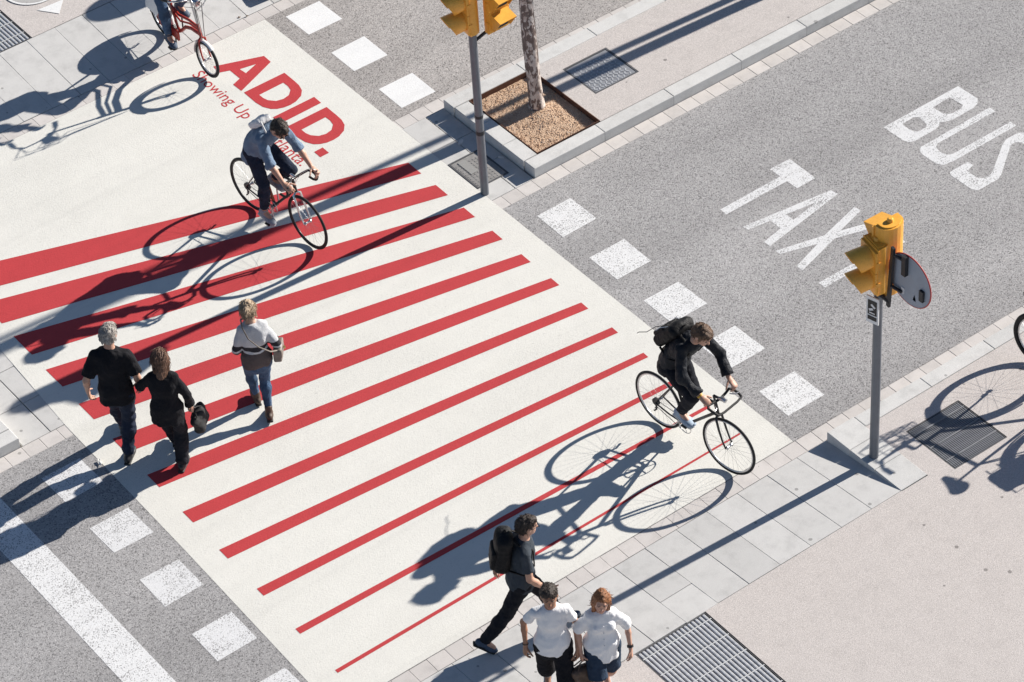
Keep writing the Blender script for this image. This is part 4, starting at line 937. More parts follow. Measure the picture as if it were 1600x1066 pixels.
def person(label, loc, heading, st, pose, fit, female=False, sc=PSC, slim=1.0):
    e = empty('person', loc, math.radians(heading-90)); e.scale = (sc,)*3; tag(e, label, 'person')
    k = st/1.75; lean = math.radians(pose.get('lean', 3)); U = lambda a: V(0, math.sin(a), math.cos(a))
    tw = math.radians(pose.get('twist', 0)); sl = math.radians(pose.get('side', 0)); Rz = rot((0,0,1), -tw); Ry = rot((0,1,0), sl)
    p0 = V(*pose['hip']); u1, u2, u3 = Ry@U(.45*lean), Ry@U(.95*lean), Ry@(Rz@U(1.12*lean))
    p1 = p0+u1*.17*k; p2 = p1+u2*.17*k; p3 = p2+u3*.165*k
    X = V(1,0,0); XS = Ry@(Rz@X); F1 = np.cross(u1, X)*1.0; F3 = np.cross(u3, XS)
    sw = (.128 if female else .152)*k*(.5+.5*slim); hw_ = .088*k
    hp, hy_, hr_ = [math.radians(a) for a in pose.get('head', (8, 0, 0))]
    Rh = rot((0,0,1), -hy_)@rot((1,0,0), -hp)@rot((0,1,0), hr_); hx, hf, hu = Rh@X, Rh@V(0,1,0), Rh@V(0,0,1)
    nk = nrm(u3*.6+hu*.6+V(0,0,.2)); hb = p3+nk*.085*k; hc = hb+hu*.105*k+hf*.018*k
    SH = {s: p2+u3*.115*k+XS*sw*(1 if s == 'R' else -1) for s in 'LR'}
    HP = {s: p0+X*hw_*(1 if s == 'R' else -1) for s in 'LR'}
    EL, WR, KN, AN = {}, {}, {}, {}
    for s in 'LR':
        sx = 1 if s == 'R' else -1
        EL[s], WR[s] = ik(SH[s], pose['wr'][s], .285*k, .250*k, pose.get('eh', {}).get(s, (sx*.45, -1, -.3)))
        KN[s], AN[s] = ik(HP[s], pose['an'][s], .425*k, .42*k, pose.get('kh', {}).get(s, (sx*.08, 1, .1)))
    # ---- body: one continuous surface
    b = SDF(); fm = (.90 if female else .96)*slim
    b.cone(p0-u1*.03*k, p0+u1*.06*k, .140*k, .130*k, .04, (F1, .72)); b.cone(p0+u1*.06*k, p1, .128*k*fm, .118*k*fm, .04, (F1, .74))
    b.cone(p1, p2, .118*k*fm, .142*k*fm, .04, (F1, .70)); b.cone(p2, p2+u3*.09*k, .142*k*fm, .128*k*fm, .04, (F3, .70))
    b.cone(SH['L']-XS*-.02*k, SH['R']-XS*.02*k, .052*k*fm, .052*k*fm, .05); b.cone(p3-u3*.03*k, hb+hu*.02*k, .058*k*fm, .052*k*fm, .035)
    b.ell(hc+hu*.012*k-hf*.008*k, [hx, hf, hu], V(.074, .094, .098)*k, .02); b.ell(hc-hu*.055*k+hf*.026*k, [hx, hf, hu], V(.054, .062, .062)*k, .035)
    b.cone(hc+hf*.082*k-hu*.002*k, hc+hf*.104*k-hu*.034*k, .008*k, .0125*k, .012)                           # nose
    b.ell(hc-hu*.066*k+hf*.082*k, [hx, hf, hu], V(.022, .010, .010)*k, .01); b.ell(hc-hu*.098*k+hf*.070*k, [hx, hf, hu], V(.022, .018, .016)*k, .018)   # lips, chin
    b.cone(hc+hf*.082*k+hu*.022*k-hx*.034*k, hc+hf*.082*k+hu*.022*k+hx*.034*k, .010*k, .010*k, .018)            # brow
    for sx in (-1, 1):
        b.ell(hc+hx*sx*.031*k+hf*.088*k+hu*.004*k, [hx, hf, hu], V(.014, .009, .009)*k, .010, 's')
        b.ell(hc+hx*sx*.075*k-hu*.012*k-hf*.004*k, [hx, hf, hu], V(.010, .021, .030)*k, .006)
    cu = pose.get('curl', {})
    for s in 'LR':
        sx = 1 if s == 'R' else -1
        b.cone(SH[s], EL[s], .047*k*fm, .038*k*fm, .02); b.cone(EL[s], EL[s]+(WR[s]-EL[s])*.35, .037*k*fm, .037*k*fm, .015); b.cone(EL[s]+(WR[s]-EL[s])*.35, WR[s], .036*k*fm, .0245*k*fm, .015)
        fa = nrm(WR[s]-EL[s]); hd_ = nrm(np.asarray(pose.get('hd', {}).get(s, fa), float)); hn = np.asarray(pose.get('hn', {}).get(s, (-sx, .35, 0)), float)
        hand(b, WR[s]+hd_*.008, hd_, hn, sx*pose.get('flip', {}).get(s, 1), k*(.92 if female else 1), cu.get(s, (22, 25, 15)))
        b.cone(HP[s], KN[s], .078*k, .052*k, .03); b.cone(KN[s], KN[s]+(AN[s]-KN[s])*.3, .050*k, .053*k, .02); b.cone(KN[s]+(AN[s]-KN[s])*.3, AN[s], .053*k, .034*k, .02)
        fd = np.asarray(pose.get('ft', {}).get(s, (sx*.12, 1, 0)), float); fd = nrm(fd); b.cone(AN[s], AN[s]+fd*.10*k+V(0,0,-.045*k), .034*k, .028*k, .02)
    bo = meshobj('body', b.mesh('body', .0072), fit['skin'], e)
    me = bo.data; me.materials.append(LIP); lc = hc-hu*.066*k+hf*.09*k
    C = np.zeros(len(me.polygons)*3, np.float32); me.polygons.foreach_get('center', C); C = C.reshape(-1, 3); mi = np.zeros(len(me.polygons), np.int32)
    dl = C-lc; mi[(np.abs(dl@hx) < .022*k) & (np.abs(dl@hu) < .008*k) & (np.abs(dl@hf) < .018*k)] = 1; me.polygons.foreach_set('material_index', mi)
    for sx in (-1, 1):
        m = SDF(); m.ell(hc+hx*sx*.031*k+hf*.080*k+hu*.004*k, [hx, hf, hu], V(.0125, .0085, .0085)*k, .003); meshobj('eye', m.mesh('eye', .004), EYEW, e)
        m = SDF(); m.cone(hc+hx*sx*.016*k+hf*.093*k+hu*.024*k, hc+hx*sx*.046*k+hf*.083*k+hu*.026*k, .0045*k, .0035*k, .003); meshobj('eyebrow', m.mesh('eyebrow', .004), fit.get('brow', BROW), e)
    # ---- trousers
    tr = fit['legs']; lo = tr.get('loose', .016); g = SDF(); full = tr.get('to', 1.0)
    g.cone(p0+u1*.11*k, p0-u1*.02*k, .130*k+lo*.5, .148*k+lo*.5, .04, (F1, .74), capa=True); g.cone(p0-u1*.02*k, p0-u1*.07*k, .145*k+lo*.5, .120*k, .04, (F1, .76))
    for s in 'LR':
        g.cone(HP[s]-V(0,0,.01), HP[s]+(KN[s]-HP[s])*(1 if full > .5 else full*2), .083*k+lo*.6, (.054*k+lo) if full > .5 else .068*k+lo, .035, capb=full <= .5)
        if full > .5:
            t_ = (full-.5)*2; en = KN[s]+(AN[s]-KN[s])*t_
            g.cone(KN[s], KN[s]+(en-KN[s])*.35, .052*k+lo, .055*k+lo, .02); g.cone(KN[s]+(en-KN[s])*.35, en, .055*k+lo, (.036 if t_ > .8 else .05)*k+lo*tr.get('hem', 1.1), .02, capb=True)
    meshobj(tr.get('name', 'trousers'), g.mesh('trousers', .0095, tr.get('wr', .007), (13, 13, 20)), tr['mat'], e)
    # ---- top
    tp = fit['top']; lo = tp.get('loose', .016); g = SDF(); hem = tp.get('hem', .05)
    HR = .151*k+lo*.6+tr.get('loose', .016)*.5; g.cone(p1, p0+u1*.07*k, .116*k*fm+lo, HR*.96, .04, (F1, .80)); g.cone(p0+u1*.07*k, p0-u1*hem*k, HR*.97, HR*1.02, .04, (F1, .80), capb=True); g.cone(p1, p2, .120*k*fm+lo, .144*k*fm+lo, .04, (F1, .74))
    g.cone(p2, p2+u3*.09*k, .144*k*fm+lo, .132*k*fm+lo*.6, .04, (F3, .74)); g.cone(SH['L']+XS*.03*k, SH['R']-XS*.03*k, .052*k*fm+lo*.5, .052*k*fm+lo*.5, .05)
    if female:
        for sx in (-1, 1): g.ell(p2+u3*.005*k+F3*.085*k+XS*sx*.065*k, [XS, F3, u3], V(.062, .055, .062)*k, .04)
    g.cone(p3-u3*.05*k, p3+nk*tp.get('collar', .012)*k, .074*k*fm, .066*k*fm, .03, capb=True)
    sv = tp.get('sleeve', 1.0)
    for s in 'LR':
        if sv <= .5:
            en = SH[s]+(EL[s]-SH[s])*sv*2; g.cone(SH[s], en, .050*k*fm+lo*.6, .046*k*fm+lo*1.0, .025, capb=True)
        else:
            t_ = (sv-.5)*2; en = EL[s]+(WR[s]-EL[s])*t_
            g.cone(SH[s], EL[s], .050*k*fm+lo*.5, .041*k*fm+lo*.6, .025); g.cone(EL[s], en, .040*k*fm+lo*.6, (.040-.012*t_)*k*fm+lo*.6, .02, capb=True)
            if t_ < .95 and t_ > .05: g.cone(en-nrm(en-EL[s])*.035, en, .047*k*fm+lo*.6, .047*k*fm+lo*.6, .01, capb=True)
    to = meshobj(tp.get('name', 'shirt'), g.mesh('top', .0095, tp.get('wr', .007), (12, 12, 9)), tp['mat'], e)
    if tp.get('collar_mat'):
        m = SDF(); m.cone(p3-u3*.02*k-F3*.005, p3+nk*.035*k, .076*k*fm, .068*k*fm, .01, capb=True, capa=True); m.cone(p3-u3*.05*k, p3+nk*.06*k, .060*k*fm, .060*k*fm, .005, op='s'); meshobj('collar', m.mesh('collar', .006), tp['collar_mat'], to)
    # ---- shoes
    sm = fit['shoes']
    for s in 'LR':
        sx = 1 if s == 'R' else -1
        fd = nrm(np.asarray(pose.get('ft', {}).get(s, (sx*.12, 1, 0)), float)); sd_ = nrm(np.cross(fd, (0,0,1))); fu = np.cross(sd_, fd); a = AN[s]-fu*.045*k
        A = [sd_, fd, fu]; m = SDF()
        m.ell(a-fd*.035*k+fu*.005*k, A, V(.038, .048, .044)*k, .02); m.cone(a+fu*.012*k, a+fd*.09*k-fu*.008*k, .040*k, .036*k, .03, (fu, .8)); m.ell(a+fd*.125*k-fu*.012*k, A, V(.044, .072, .028)*k, .03)
        m.cone(AN[s]-fu*.02, AN[s]+fu*fit.get('shaft', .035), .042*k, .043*k, .02, capb=True); m.box(a+fd*.05-fu*.09*k, A, V(.2, .3, .05), .001, .004, 's')
        sh_ = meshobj('shoe', m.mesh('shoe', .0075), sm, e)
        m = SDF(); m.box(a+fd*.045*k-fu*.040*k, A, V(.036, .128, .014)*k, .012*k, .01); m.ell(a+fd*.11*k-fu*.040*k, A, V(.046, .085, .013)*k, .01); meshobj('sole', m.mesh('sole', .008), fit.get('sole', SOLED), sh_)
        if fit.get('socks'):
            m = SDF(); m.cone(AN[s]+(KN[s]-AN[s])*.0, AN[s]+(KN[s]-AN[s])*fit.get('sockh', .25), .043*k, .046*k, .01, capb=True); meshobj('sock', m.mesh('sock', .008), fit['socks'], e)
    # ---- hair
    hs = fit['hair']; style = hs.get('style', 'short'); m = SDF(); q = 1+hs.get('vol', .0)
    m.ell(hc+hu*.018*k-hf*.012*k, [hx, hf, hu], V(.084, .103, .104)*k*q, .02); m.ell(hc-hu*.03*k-hf*.045*k, [hx, hf, hu], V(.072, .062, .075)*k*q, .03)
    if style in ('short', 'bun', 'pony'):
        m.ell(hc-hu*.062*k+hf*.082*k, [hx, hf, hu], V(.092, .108, .102)*k, .02, 's'); m.ell(hc-hu*.13*k-hf*.0*k, [hx, hf, hu], V(.12, .12, .065)*k, .02, 's')
        for sx in (-1, 1): m.ell(hc+hx*sx*.086*k-hu*.02*k+hf*.0*k, [hx, hf, hu], V(.022, .026, .034)*k, .01, 's')
        if style == 'short': m.ell(hc+hu*.085*k+hf*.045*k+hx*.015, [hx, hf, hu], V(.050, .045, .028)*k, .03)
        if style == 'bun': m.ell(hc+hu*.06*k-hf*.115*k, [hx, hf, hu], V(.04, .04, .04)*k, .02)
        if style == 'pony':
            m.ell(hc+hu*.03*k-hf*.11*k, [hx, hf, hu], V(.035, .032, .032)*k, .02); m.cone(hc+hu*.02*k-hf*.125*k, hc-hu*.16*k-hf*.10*k, .034*k, .018*k, .02)
    else:
        L = hs.get('len', .17)
        for sx in (-1, -.5, .5, 1): m.cone(hc-hu*.0*k-hf*(.055-.045*abs(sx))*k+hx*sx*.058*k, hc-hu*L*k-hf*(.075-.055*abs(sx))*k+hx*sx*.068*k, .042*k, .030*k, .035)
        m.cone(hc-hf*.05*k, hc-hu*L*k-hf*.075*k, .06*k, .045*k, .04)
        m.ell(hc-hu*.055*k+hf*.085*k, [hx, hf, hu], V(.066, .098, .098)*k, .015, 's')
    hme = m.mesh('hair', .0075, .007, (26, 26, 14), .011)
    ho = meshobj('hair', hme, hs['mat'], e); strands(hme, hs['mat'], ho, hc, hu, hf, hs.get('ns', 330), .034 if style == 'short' else .07)
    return dict(e=e, k=k, p0=p0, p1=p1, p2=p2, p3=p3, u1=u1, u2=u2, u3=u3, XS=XS, F1=F1, F3=F3, SH=SH, HP=HP, WR=WR, EL=EL, hc=hc, hx=hx, hf=hf, hu=hu, M=Matrix.Translation(Vector(loc)) @ Matrix.Rotation(math.radians(heading-90), 4, 'Z') @ Matrix.Scale(sc, 4))
def worn(name, label, cat, P):
    o = empty(name); o.matrix_world = P['M']; tag(o, label, cat); return o
def backpack(P, label, mat, trim, h=.40, dep=.15, off=0.0, wd=.28):
    e = worn('backpack', label, 'backpack', P); k = P['k']; u, f, x = P['u2'], P['F3'] if off else P['F1'], P['XS']
    u = nrm(P['p3']-P['p1']); f = nrm(np.cross(u, x)); c = P['p1']+u*(.20*k+off)-f*(.115*k+dep*.5)
    A = [x, f, u]; m = SDF(); m.box(c, A, V(wd/2, dep*.5, h/2), .06, .02); m.ell(c+u*h*.30-f*.01, A, V(wd*.42, dep*.50, h*.24), .04)
    bd = meshobj('bag_body', m.mesh('bag', .009, .008, (12, 12, 12)), mat, e)
    m = SDF(); m.box(c-u*h*.16-f*dep*.52, A, V(wd*.40, .032, h*.25), .028, .01); meshobj('front_pocket', m.mesh('pocket', .009, .005), mat, bd)
    for s in ('L', 'R'):
        sx = 1 if s == 'R' else -1; sh = P['SH'][s]-x*sx*.055*k
        t = MB(); pts = [c+u*h*.42+x*sx*.07+f*dep*.45, sh+u*.058*k-f*.05*k, sh+u*.066*k+f*.02, sh+f*.088*k+u*.0, P['p2']+x*sx*.135*k+f*.115*k-u*.05*k, P['p1']+x*sx*.150*k+f*.02*k, c-u*h*.36+x*sx*wd*.45+f*dep*.45]
        t.tube(pts, [.016]*7, 8, flat=.5); t.build('strap', mat, e)
    t = MB(); t.tube([c+u*h*.50+x*.04, c+u*(h*.5+.04), c+u*h*.50-x*.04], .008, 6); t.build('carry_loop', mat, e)
    if trim is not None:
        for sx in (-1, 1):
            t = MB(); t.tube([c-u*h*.30-f*(dep*.53+.02)+x*sx*wd*.34, c+u*h*.0-f*(dep*.53+.03)+x*sx*wd*.40, c+u*h*.20-f*dep*.50+x*sx*wd*.28, c+u*h*.36-f*dep*.34+x*sx*wd*.10], .004, 5); t.build('reflective_piping', trim, e)
    return e, c, A
# ---------------------------------------------------------------- fabrics
BLK = cloth('black_cotton', (.011, .011, .014, 1), .3, .6); NAVYJ = cloth('dark_jeans', (.018, .025, .045, 1), .45, .6, 500); JEAN = cloth('blue_jeans', (.055, .095, .165, 1), .5, .7, 500)
DENIM = cloth('denim_shirt_cloth', (.155, .215, .300, 1), .2, .6, 600); WCOT = cloth('white_cotton', (.78, .78, .79, 1), .05, .45, 600); CHAR = cloth('charcoal_tee', (.045, .055, .068, 1), .25, .5)
BTR = cloth('black_trousers', (.013, .014, .019, 1), .3, .5); NSH = cloth('navy_shorts', (.028, .045, .075, 1), .3, .5); BJK = cloth('black_jacket', (.013, .015, .020, 1), .35, .7, 900, .6)
NYL = cloth('black_nylon', (.009, .009, .010, 1), .3, .5, 900, .6); LEA = simple('taupe_leather', (.16, .135, .115, 1), .5, 0, .2, 18, .2); BLEA = simple('black_leather', (.013, .013, .014, 1), .8, 0, .3, 18, .3)
BRN = simple('brown_boot_leather', (.075, .045, .03, 1), .55, 0, .2, 25, .2); BSHOE = simple('black_shoe', (.013, .013, .015, 1), .5, 0, .2, 25, .1); GSHOE = simple('grey_trainer', (.30, .32, .36, 1), .75, 0, .15, 40, .2); BLSHOE = simple('pale_blue_trainer', (.32, .40, .50, 1), .75, 0, .15, 40, .2); NSHOE = simple('navy_shoe', (.05, .075, .12, 1), .7, 0, .2, 30, .1)
WSOCK = cloth('white_sock', (.62, .63, .65, 1), .06, .3); PIPE = simple('grey_piping', (.35, .40, .48, 1), .4); WCANV = cloth('white_canvas', (.74, .74, .74, 1), .06, .4); GOLD = simple('brass_buckle', (.55, .40, .16, 1), .35, .8); WATCH = simple('black_watch', (.012, .012, .012, 1), .4); YBAND = simple('yellow_band', (.55, .32, .02, 1), .5)
SW = NT('striped_sweater'); _tc = SW.n('ShaderNodeTexCoord'); _sp = SW.n('ShaderNodeSeparateXYZ'); SW.l(_tc.outputs['Object'], _sp.inputs[0]); _fz = SW.noise(_tc.outputs['Object'], 260, 2, .6); _lo = SW.noise(_tc.outputs['Object'], 14, 3, .6)
_zz = SW.math('ADD', _sp.outputs[2], SW.math('MULTIPLY', SW.math('SUBTRACT', _lo, .5), .02))
_r = SW.ramp(SW.math('MULTIPLY', SW.math('SUBTRACT', _zz, .80), 1.6), [(0, (.13, .105, .10, 1)), (.30, (.13, .105, .10, 1)), (.305, (.66, .66, .67, 1)), (.345, (.66, .66, .67, 1)), (.35, (.055, .05, .055, 1)), (.43, (.055, .05, .055, 1)), (.435, (.58, .59, .61, 1)), (1, (.62, .63, .65, 1))], 'CONSTANT')
_r = SW.mix(.7, _r, SW.ramp(_fz, [(.3, .72), (.65, 1.15)]), 'MULTIPLY'); SW.bump(SW.math('ADD', _fz, _lo), .6, .012); SWEAT = SW.fin(_r, .95, 0, .1)
HG = hair_mat('grey_hair', (.20, .18, .165, 1), (.40, .37, .34, 1)); HB_ = hair_mat('brown_hair', (.085, .045, .03, 1), (.16, .085, .055, 1)); HBL = hair_mat('blond_hair', (.30, .21, .13, 1), (.52, .40, .28, 1)); HD = hair_mat('dark_hair', (.018, .013, .011, 1), (.05, .035, .028, 1)); HA = hair_mat('auburn_hair', (.16, .06, .025, 1), (.34, .14, .055, 1)); HM = hair_mat('mid_brown_hair', (.07, .04, .026, 1), (.17, .10, .06, 1))

# ---- the couple in black, walking away hand in hand
A = person('grey haired person in black polo shirt and dark jeans holding hands with neighbour', (-3.845, 1.155, 0), 50, 1.79,
  dict(hip=(.02, -.03, .915), lean=5, head=(14, 4, 0), twist=-4, wr={'L': (-.285, .0, .90), 'R': (.225, .115, .905)}, eh={'L': (-.35, -1, 0), 'R': (.6, -1, 0)}, hd={'L': (.05, .15, -1), 'R': (.1, .35, -.9)}, hn={'L': (.9, .3, 0), 'R': (-.2, -1, .1)},
       an={'L': (-.07, .34, .10), 'R': (.04, -.10, .085)}, ft={'L': (-.1, 1, .1), 'R': (.12, 1, -.05)}, curl={'R': (45, 45, 30)}),
  dict(skin=SK1, hair=dict(mat=HG, style='short', vol=.02), brow=HG, top=dict(mat=BLK, sleeve=.40, hem=.10, loose=.030, wr=.014, collar=.03, collar_mat=BLK, name='polo_shirt'), legs=dict(mat=NAVYJ, loose=.020, wr=.012, name='jeans'), shoes=BSHOE))
B = person('person in black top and trousers with shoulder length brown hair carrying a black bag', (-3.56, .663, 0), 50, 1.64,
  dict(hip=(-.01, -.04, .835), lean=8, head=(16, -6, 0), wr={'L': (-.315, .27, .90), 'R': (.215, .09, .80)}, eh={'L': (-.6, -1, 0), 'R': (.7, -.8, 0)}, hd={'L': (-.5, .5, -.6), 'R': (.1, .1, -1)}, hn={'L': (.3, 1, 0), 'R': (-1, .2, 0)},
       an={'L': (-.06, .33, .10), 'R': (.05, -.02, .085)}, ft={'L': (-.1, 1, .15), 'R': (.15, 1, -.05)}, curl={'L': (50, 50, 35), 'R': (70, 70, 50)}),
  dict(skin=SK1, hair=dict(mat=HB_, style='long', len=.20, vol=.03, ns=160), top=dict(mat=BLK, sleeve=.94, hem=.12, loose=.026, wr=.012, name='blouse'), legs=dict(mat=BTR, loose=.022, wr=.010, hem=1.6), shoes=BSHOE), True)
def handbag(P, label, wrist, size, mat, drop=.12, ang=0.0, tilt=(0, 0)):
    e = worn('handbag', label, 'bag', P); w_ = np.asarray(wrist, float); x = V(math.cos(ang), math.sin(ang), 0); y = V(-math.sin(ang), math.cos(ang), 0); u = nrm(V(0,0,1)+x*tilt[0]+y*tilt[1]); x = nrm(x-u*(x@u)); y = np.cross(u, x)
    c = w_-u*(drop+size[2]/2); m = SDF(); m.box(c-u*size[2]*.06, [x, y, u], V(size[0]*.5, size[1]*.5, size[2]*.44), min(.055, size[1]*.45), .02); m.cone(c-x*size[0]*.4+u*size[2]*.3, c+x*size[0]*.4+u*size[2]*.3, .028, .028, .05)
    b = meshobj('bag_body', m.mesh('bag', .009, .014, (14, 14, 14)), mat, e)
    for s in (-1, 1):
        t = MB(); t.tube([c-x*size[0]*.28+y*s*size[1]*.3+u*size[2]*.42, w_-x*.035+y*s*.012-u*.02, w_+y*s*.008, w_+x*.035+y*s*.012-u*.02, c+x*size[0]*.28+y*s*size[1]*.3+u*size[2]*.42], .007, 6); t.build('handle', mat, e)
    return e
handbag(B, 'large slouchy black bag hanging from the hand of the woman in black', B['WR']['R']+V(.02, .03, -.08), (.27, .12, .25), BLEA, .05, 1.35, (-.25, .15))

# ---- woman in the striped sweater
Cp = person('person in grey sweater with dark and white bands, blue jeans and ankle boots', (-2.51, .704, 0), 70, 1.63,
  dict(hip=(-.01, -.02, .83), lean=4, head=(10, 14, -6), wr={'L': (-.10, .22, .98), 'R': (.15, .16, .96)}, eh={'L': (-.55, -1, -.3), 'R': (.4, -1, -.3)}, hd={'L': (.5, .8, .2), 'R': (-.4, .8, .2)}, hn={'L': (.5, -.2, -1), 'R': (-.5, -.2, -1)},
       an={'L': (-.035, .22, .11), 'R': (.03, -.06, .10)}, ft={'L': (-.05, 1, .1), 'R': (.15, 1, -.25)}, curl={'L': (40, 40, 30), 'R': (40, 40, 30)}),
  dict(skin=SK3, hair=dict(mat=HBL, style='bun', vol=.05), top=dict(mat=SWEAT, sleeve=.92, hem=.04, loose=.024, wr=.014, name='sweater'), legs=dict(mat=JEAN, loose=.008, wr=.006, to=.94, hem=.6, name='jeans'), shoes=BRN, shaft=.08), True)
e = worn('shoulder_bag', 'small taupe shoulder bag at the hip of the woman in the striped sweater', 'bag', Cp); c = V(.225, -.03, .90); A3 = [nrm((.35,1,0)), nrm((1,-.35,0)), V(0,0,1)]
m = SDF(); m.box(c, A3, V(.115, .045, .085), .022, .01); m.box(c+A3[1]*.03+V(0,0,.03), A3, V(.11, .022, .055), .015, .01); bb = meshobj('bag_body', m.mesh('bag', .008, .004), LEA, e)
t = MB(); t.tube([c-A3[0]*.10+V(0,0,.08), V(.12,-.165,1.02), V(.0,-.185,1.14), V(-.09,-.16,1.26), V(-.125,-.10,1.375), V(-.115,.0,1.40), V(-.06,.10,1.32), V(.06,.16,1.12), V(.17,.12,.99), c+A3[0]*.10+V(0,0,.08)], .017, 6, flat=.4); t.build('strap', LEA, e)
t = MB(); t.box(c[0]+.055, c[0]+.075, c[1]-.03, c[1]+.0, c[2]+.02, c[2]+.04); t.build('clasp', GOLD, bb)

# ---- man with the backpack, striding along the ramp
D = person('person in charcoal t-shirt and dark trousers striding with a black backpack', (-2.365, -3.34, .03), -24, 1.71,
  dict(hip=(0, -.02, .875), lean=9, head=(6, -6, 0), twist=8, wr={'L': (-.25, -.18, .86), 'R': (.21, .19, .86)}, hd={'L': (0, -.3, -1), 'R': (-.2, .55, -.8)}, eh={'L': (-.5, -1, 0), 'R': (.5, -1, -.2)},
       an={'L': (-.06, .38, .12), 'R': (.06, -.44, .135)}, ft={'L': (-.05, 1, .25), 'R': (.12, .8, -.62)}),
  dict(skin=SK1, hair=dict(mat=HD, style='short'), top=dict(mat=CHAR, sleeve=.33, hem=.07, loose=.022, wr=.012, name='t_shirt'), legs=dict(mat=BTR, loose=.020, wr=.010), shoes=NSHOE))
backpack(D, 'black backpack on the striding man in charcoal', NYL, None, .44, .16)
t = MB(); hc, hx, hf, hu = D['hc'], D['hx'], D['hf'], D['hu']
for sx in (-1, 1):
    t.tube([hc+hx*sx*.03+hf*.106+hu*.006+(hx*math.cos(a)*.024+hu*math.sin(a)*.017) for a in np.linspace(0, 2*PI, 14, False)], .0028, 5, True); t.tube([hc+hx*sx*.054+hf*.10+hu*.01, hc+hx*sx*.078+hf*.03+hu*.008, hc+hx*sx*.080-hf*.01], .0025, 5)
t.build('glasses', DARK, D['e'])

# ---- the two walkers in white, coming towards the viewer
E = person('dark haired person in plain white t-shirt and black shorts walking towards the viewer', (-2.665, -4.21, H), -121, 1.72,
  dict(hip=(.02, .02, .885), lean=4, head=(2, 4, 3), wr={'L': (-.20, .10, .86), 'R': (.275, .0, .87)}, hd={'L': (0, .15, -1), 'R': (.12, .1, -1)}, hn={'L': (.9, -.3, 0), 'R': (-.9, -.3, 0)}, eh={'L': (-.5, -1, 0), 'R': (.6, -1, 0)},
       an={'L': (-.06, .30, .09), 'R': (.07, -.28, .13)}, ft={'L': (-.12, 1, .1), 'R': (.12, 1, -.5)}),
  dict(skin=SK2, hair=dict(mat=HD, style='short', vol=.01), top=dict(mat=WCOT, sleeve=.32, hem=.06, loose=.018, wr=.012, name='t_shirt'), legs=dict(mat=BLK, to=.62, loose=.030, wr=.008, name='shorts'), shoes=GSHOE, sole=SOLE, socks=WSOCK, sockh=.45), slim=.88)
F = person('auburn haired person in loose white shirt and navy shorts walking towards the viewer', (-2.345, -4.46, H), -118, 1.63,
  dict(hip=(.0, .02, .835), lean=4, head=(4, 8, -4), wr={'L': (-.25, .12, .83), 'R': (.21, .06, .81)}, hd={'L': (-.05, .2, -1), 'R': (-.05, .1, -1)}, hn={'L': (.9, -.3, 0), 'R': (-.9, -.3, 0)}, eh={'L': (-.7, -1, 0), 'R': (.6, -1, 0)},
       an={'L': (-.06, -.24, .13), 'R': (.06, .30, .09)}, ft={'L': (-.12, 1, -.4), 'R': (.12, 1, .1)}, curl={'R': (75, 75, 50)}),
  dict(skin=SK1, hair=dict(mat=HA, style='long', len=.20, vol=.02, ns=110), top=dict(mat=WCOT, sleeve=.50, hem=.13, loose=.026, wr=.016, collar=.02, collar_mat=WCOT, name='shirt'), legs=dict(mat=NSH, to=.42, loose=.030, wr=.008, name='shorts'), shoes=GSHOE, sole=SOLE), True, slim=.92)
handbag(F, 'dark brown fringed bag held low between the two people in white', F['WR']['R']+V(-.01, .02, -.085), (.26, .13, .26), BRN, .06, .3)
t = MB(); wv = F['WR']['L']; dv = nrm(wv-F['EL']['L']); A4 = axes(dv, (1, .2, 0)); t.disc(wv-dv*.02, [A4[0], A4[2], A4[1]], .031, .022, 18); t.build('watch', WATCH, F['e'])
t = MB()
for q in range(5): t.disc(V(0, .166-.018*(q > 3), 1.22-.085*q)+V(0, .0, 0), [V(1,0,0), V(0,0,1), V(0,1,0)], .006, .01, 8)
t.build('button', STICK, F['e'])
t = MB(); wv = E['WR']['R']; dv = nrm(wv-E['EL']['R']); A4 = axes(dv, (1, .2, 0)); t.disc(wv-dv*.01, [A4[0], A4[2], A4[1]], .030, .008, 16); t.build('bracelet', BRN, E['e'])

# ---- cyclists
def ride(loc, heading, kind, steer, crank, blabel): return bicycle(blabel, loc, heading, kind, steer, crank)
PD = lambda crank, s, BB=(.42, .275): V(s*.125, BB[0]+.17*math.sin(crank+(0 if s > 0 else PI)), BB[1]-.17*math.cos(crank+(0 if s > 0 else PI)))
ank = lambda p, dy=-.10, dz=.105: tuple(p+V(-.02*np.sign(p[0]), dy, dz))
L1, H1 = (-.808, 3.472, 0.008), -83.2; cr1 = .15
ride(L1, H1, 'road', -.04, cr1, 'slim black road bicycle with drop bars ridden by the denim shirted cyclist')
P1 = person('cyclist in pale denim shirt and dark jeans bent low over drop handlebars', L1, H1, 1.78,
  dict(hip=(.02, .26, 1.03), lean=50, head=(42, 6, 0), wr={'L': (-.20, .905, .965), 'R': (.20, .905, .965)}, eh={'L': (-.9, -.2, -.8), 'R': (.9, -.2, -.8)}, hd={'L': (.0, .9, -.25), 'R': (.0, .9, -.25)}, hn={'L': (.5, -.2, -1), 'R': (-.5, -.2, -1)},
       an={'R': ank(PD(cr1, 1)), 'L': ank(PD(cr1, -1), -.09)}, kh={'L': (-.10, 1, .3), 'R': (.10, 1, .3)}, ft={'R': (.05, 1, -.15), 'L': (-.05, 1, -.1)}, curl={'L': (35, 45, 30), 'R': (35, 45, 30)}),
  dict(skin=SK1, hair=dict(mat=HD, style='short'), top=dict(mat=DENIM, sleeve=.56, hem=.17, loose=.026, wr=.014, collar=.03, collar_mat=DENIM, name='denim_shirt'), legs=dict(mat=NAVYJ, loose=.012, wr=.008, to=.93, name='jeans'), shoes=GSHOE, sole=SOLE), sc=.94)
hc, hx, hf, hu = P1['hc'], P1['hx'], P1['hf'], P1['hu']; t = SDF()
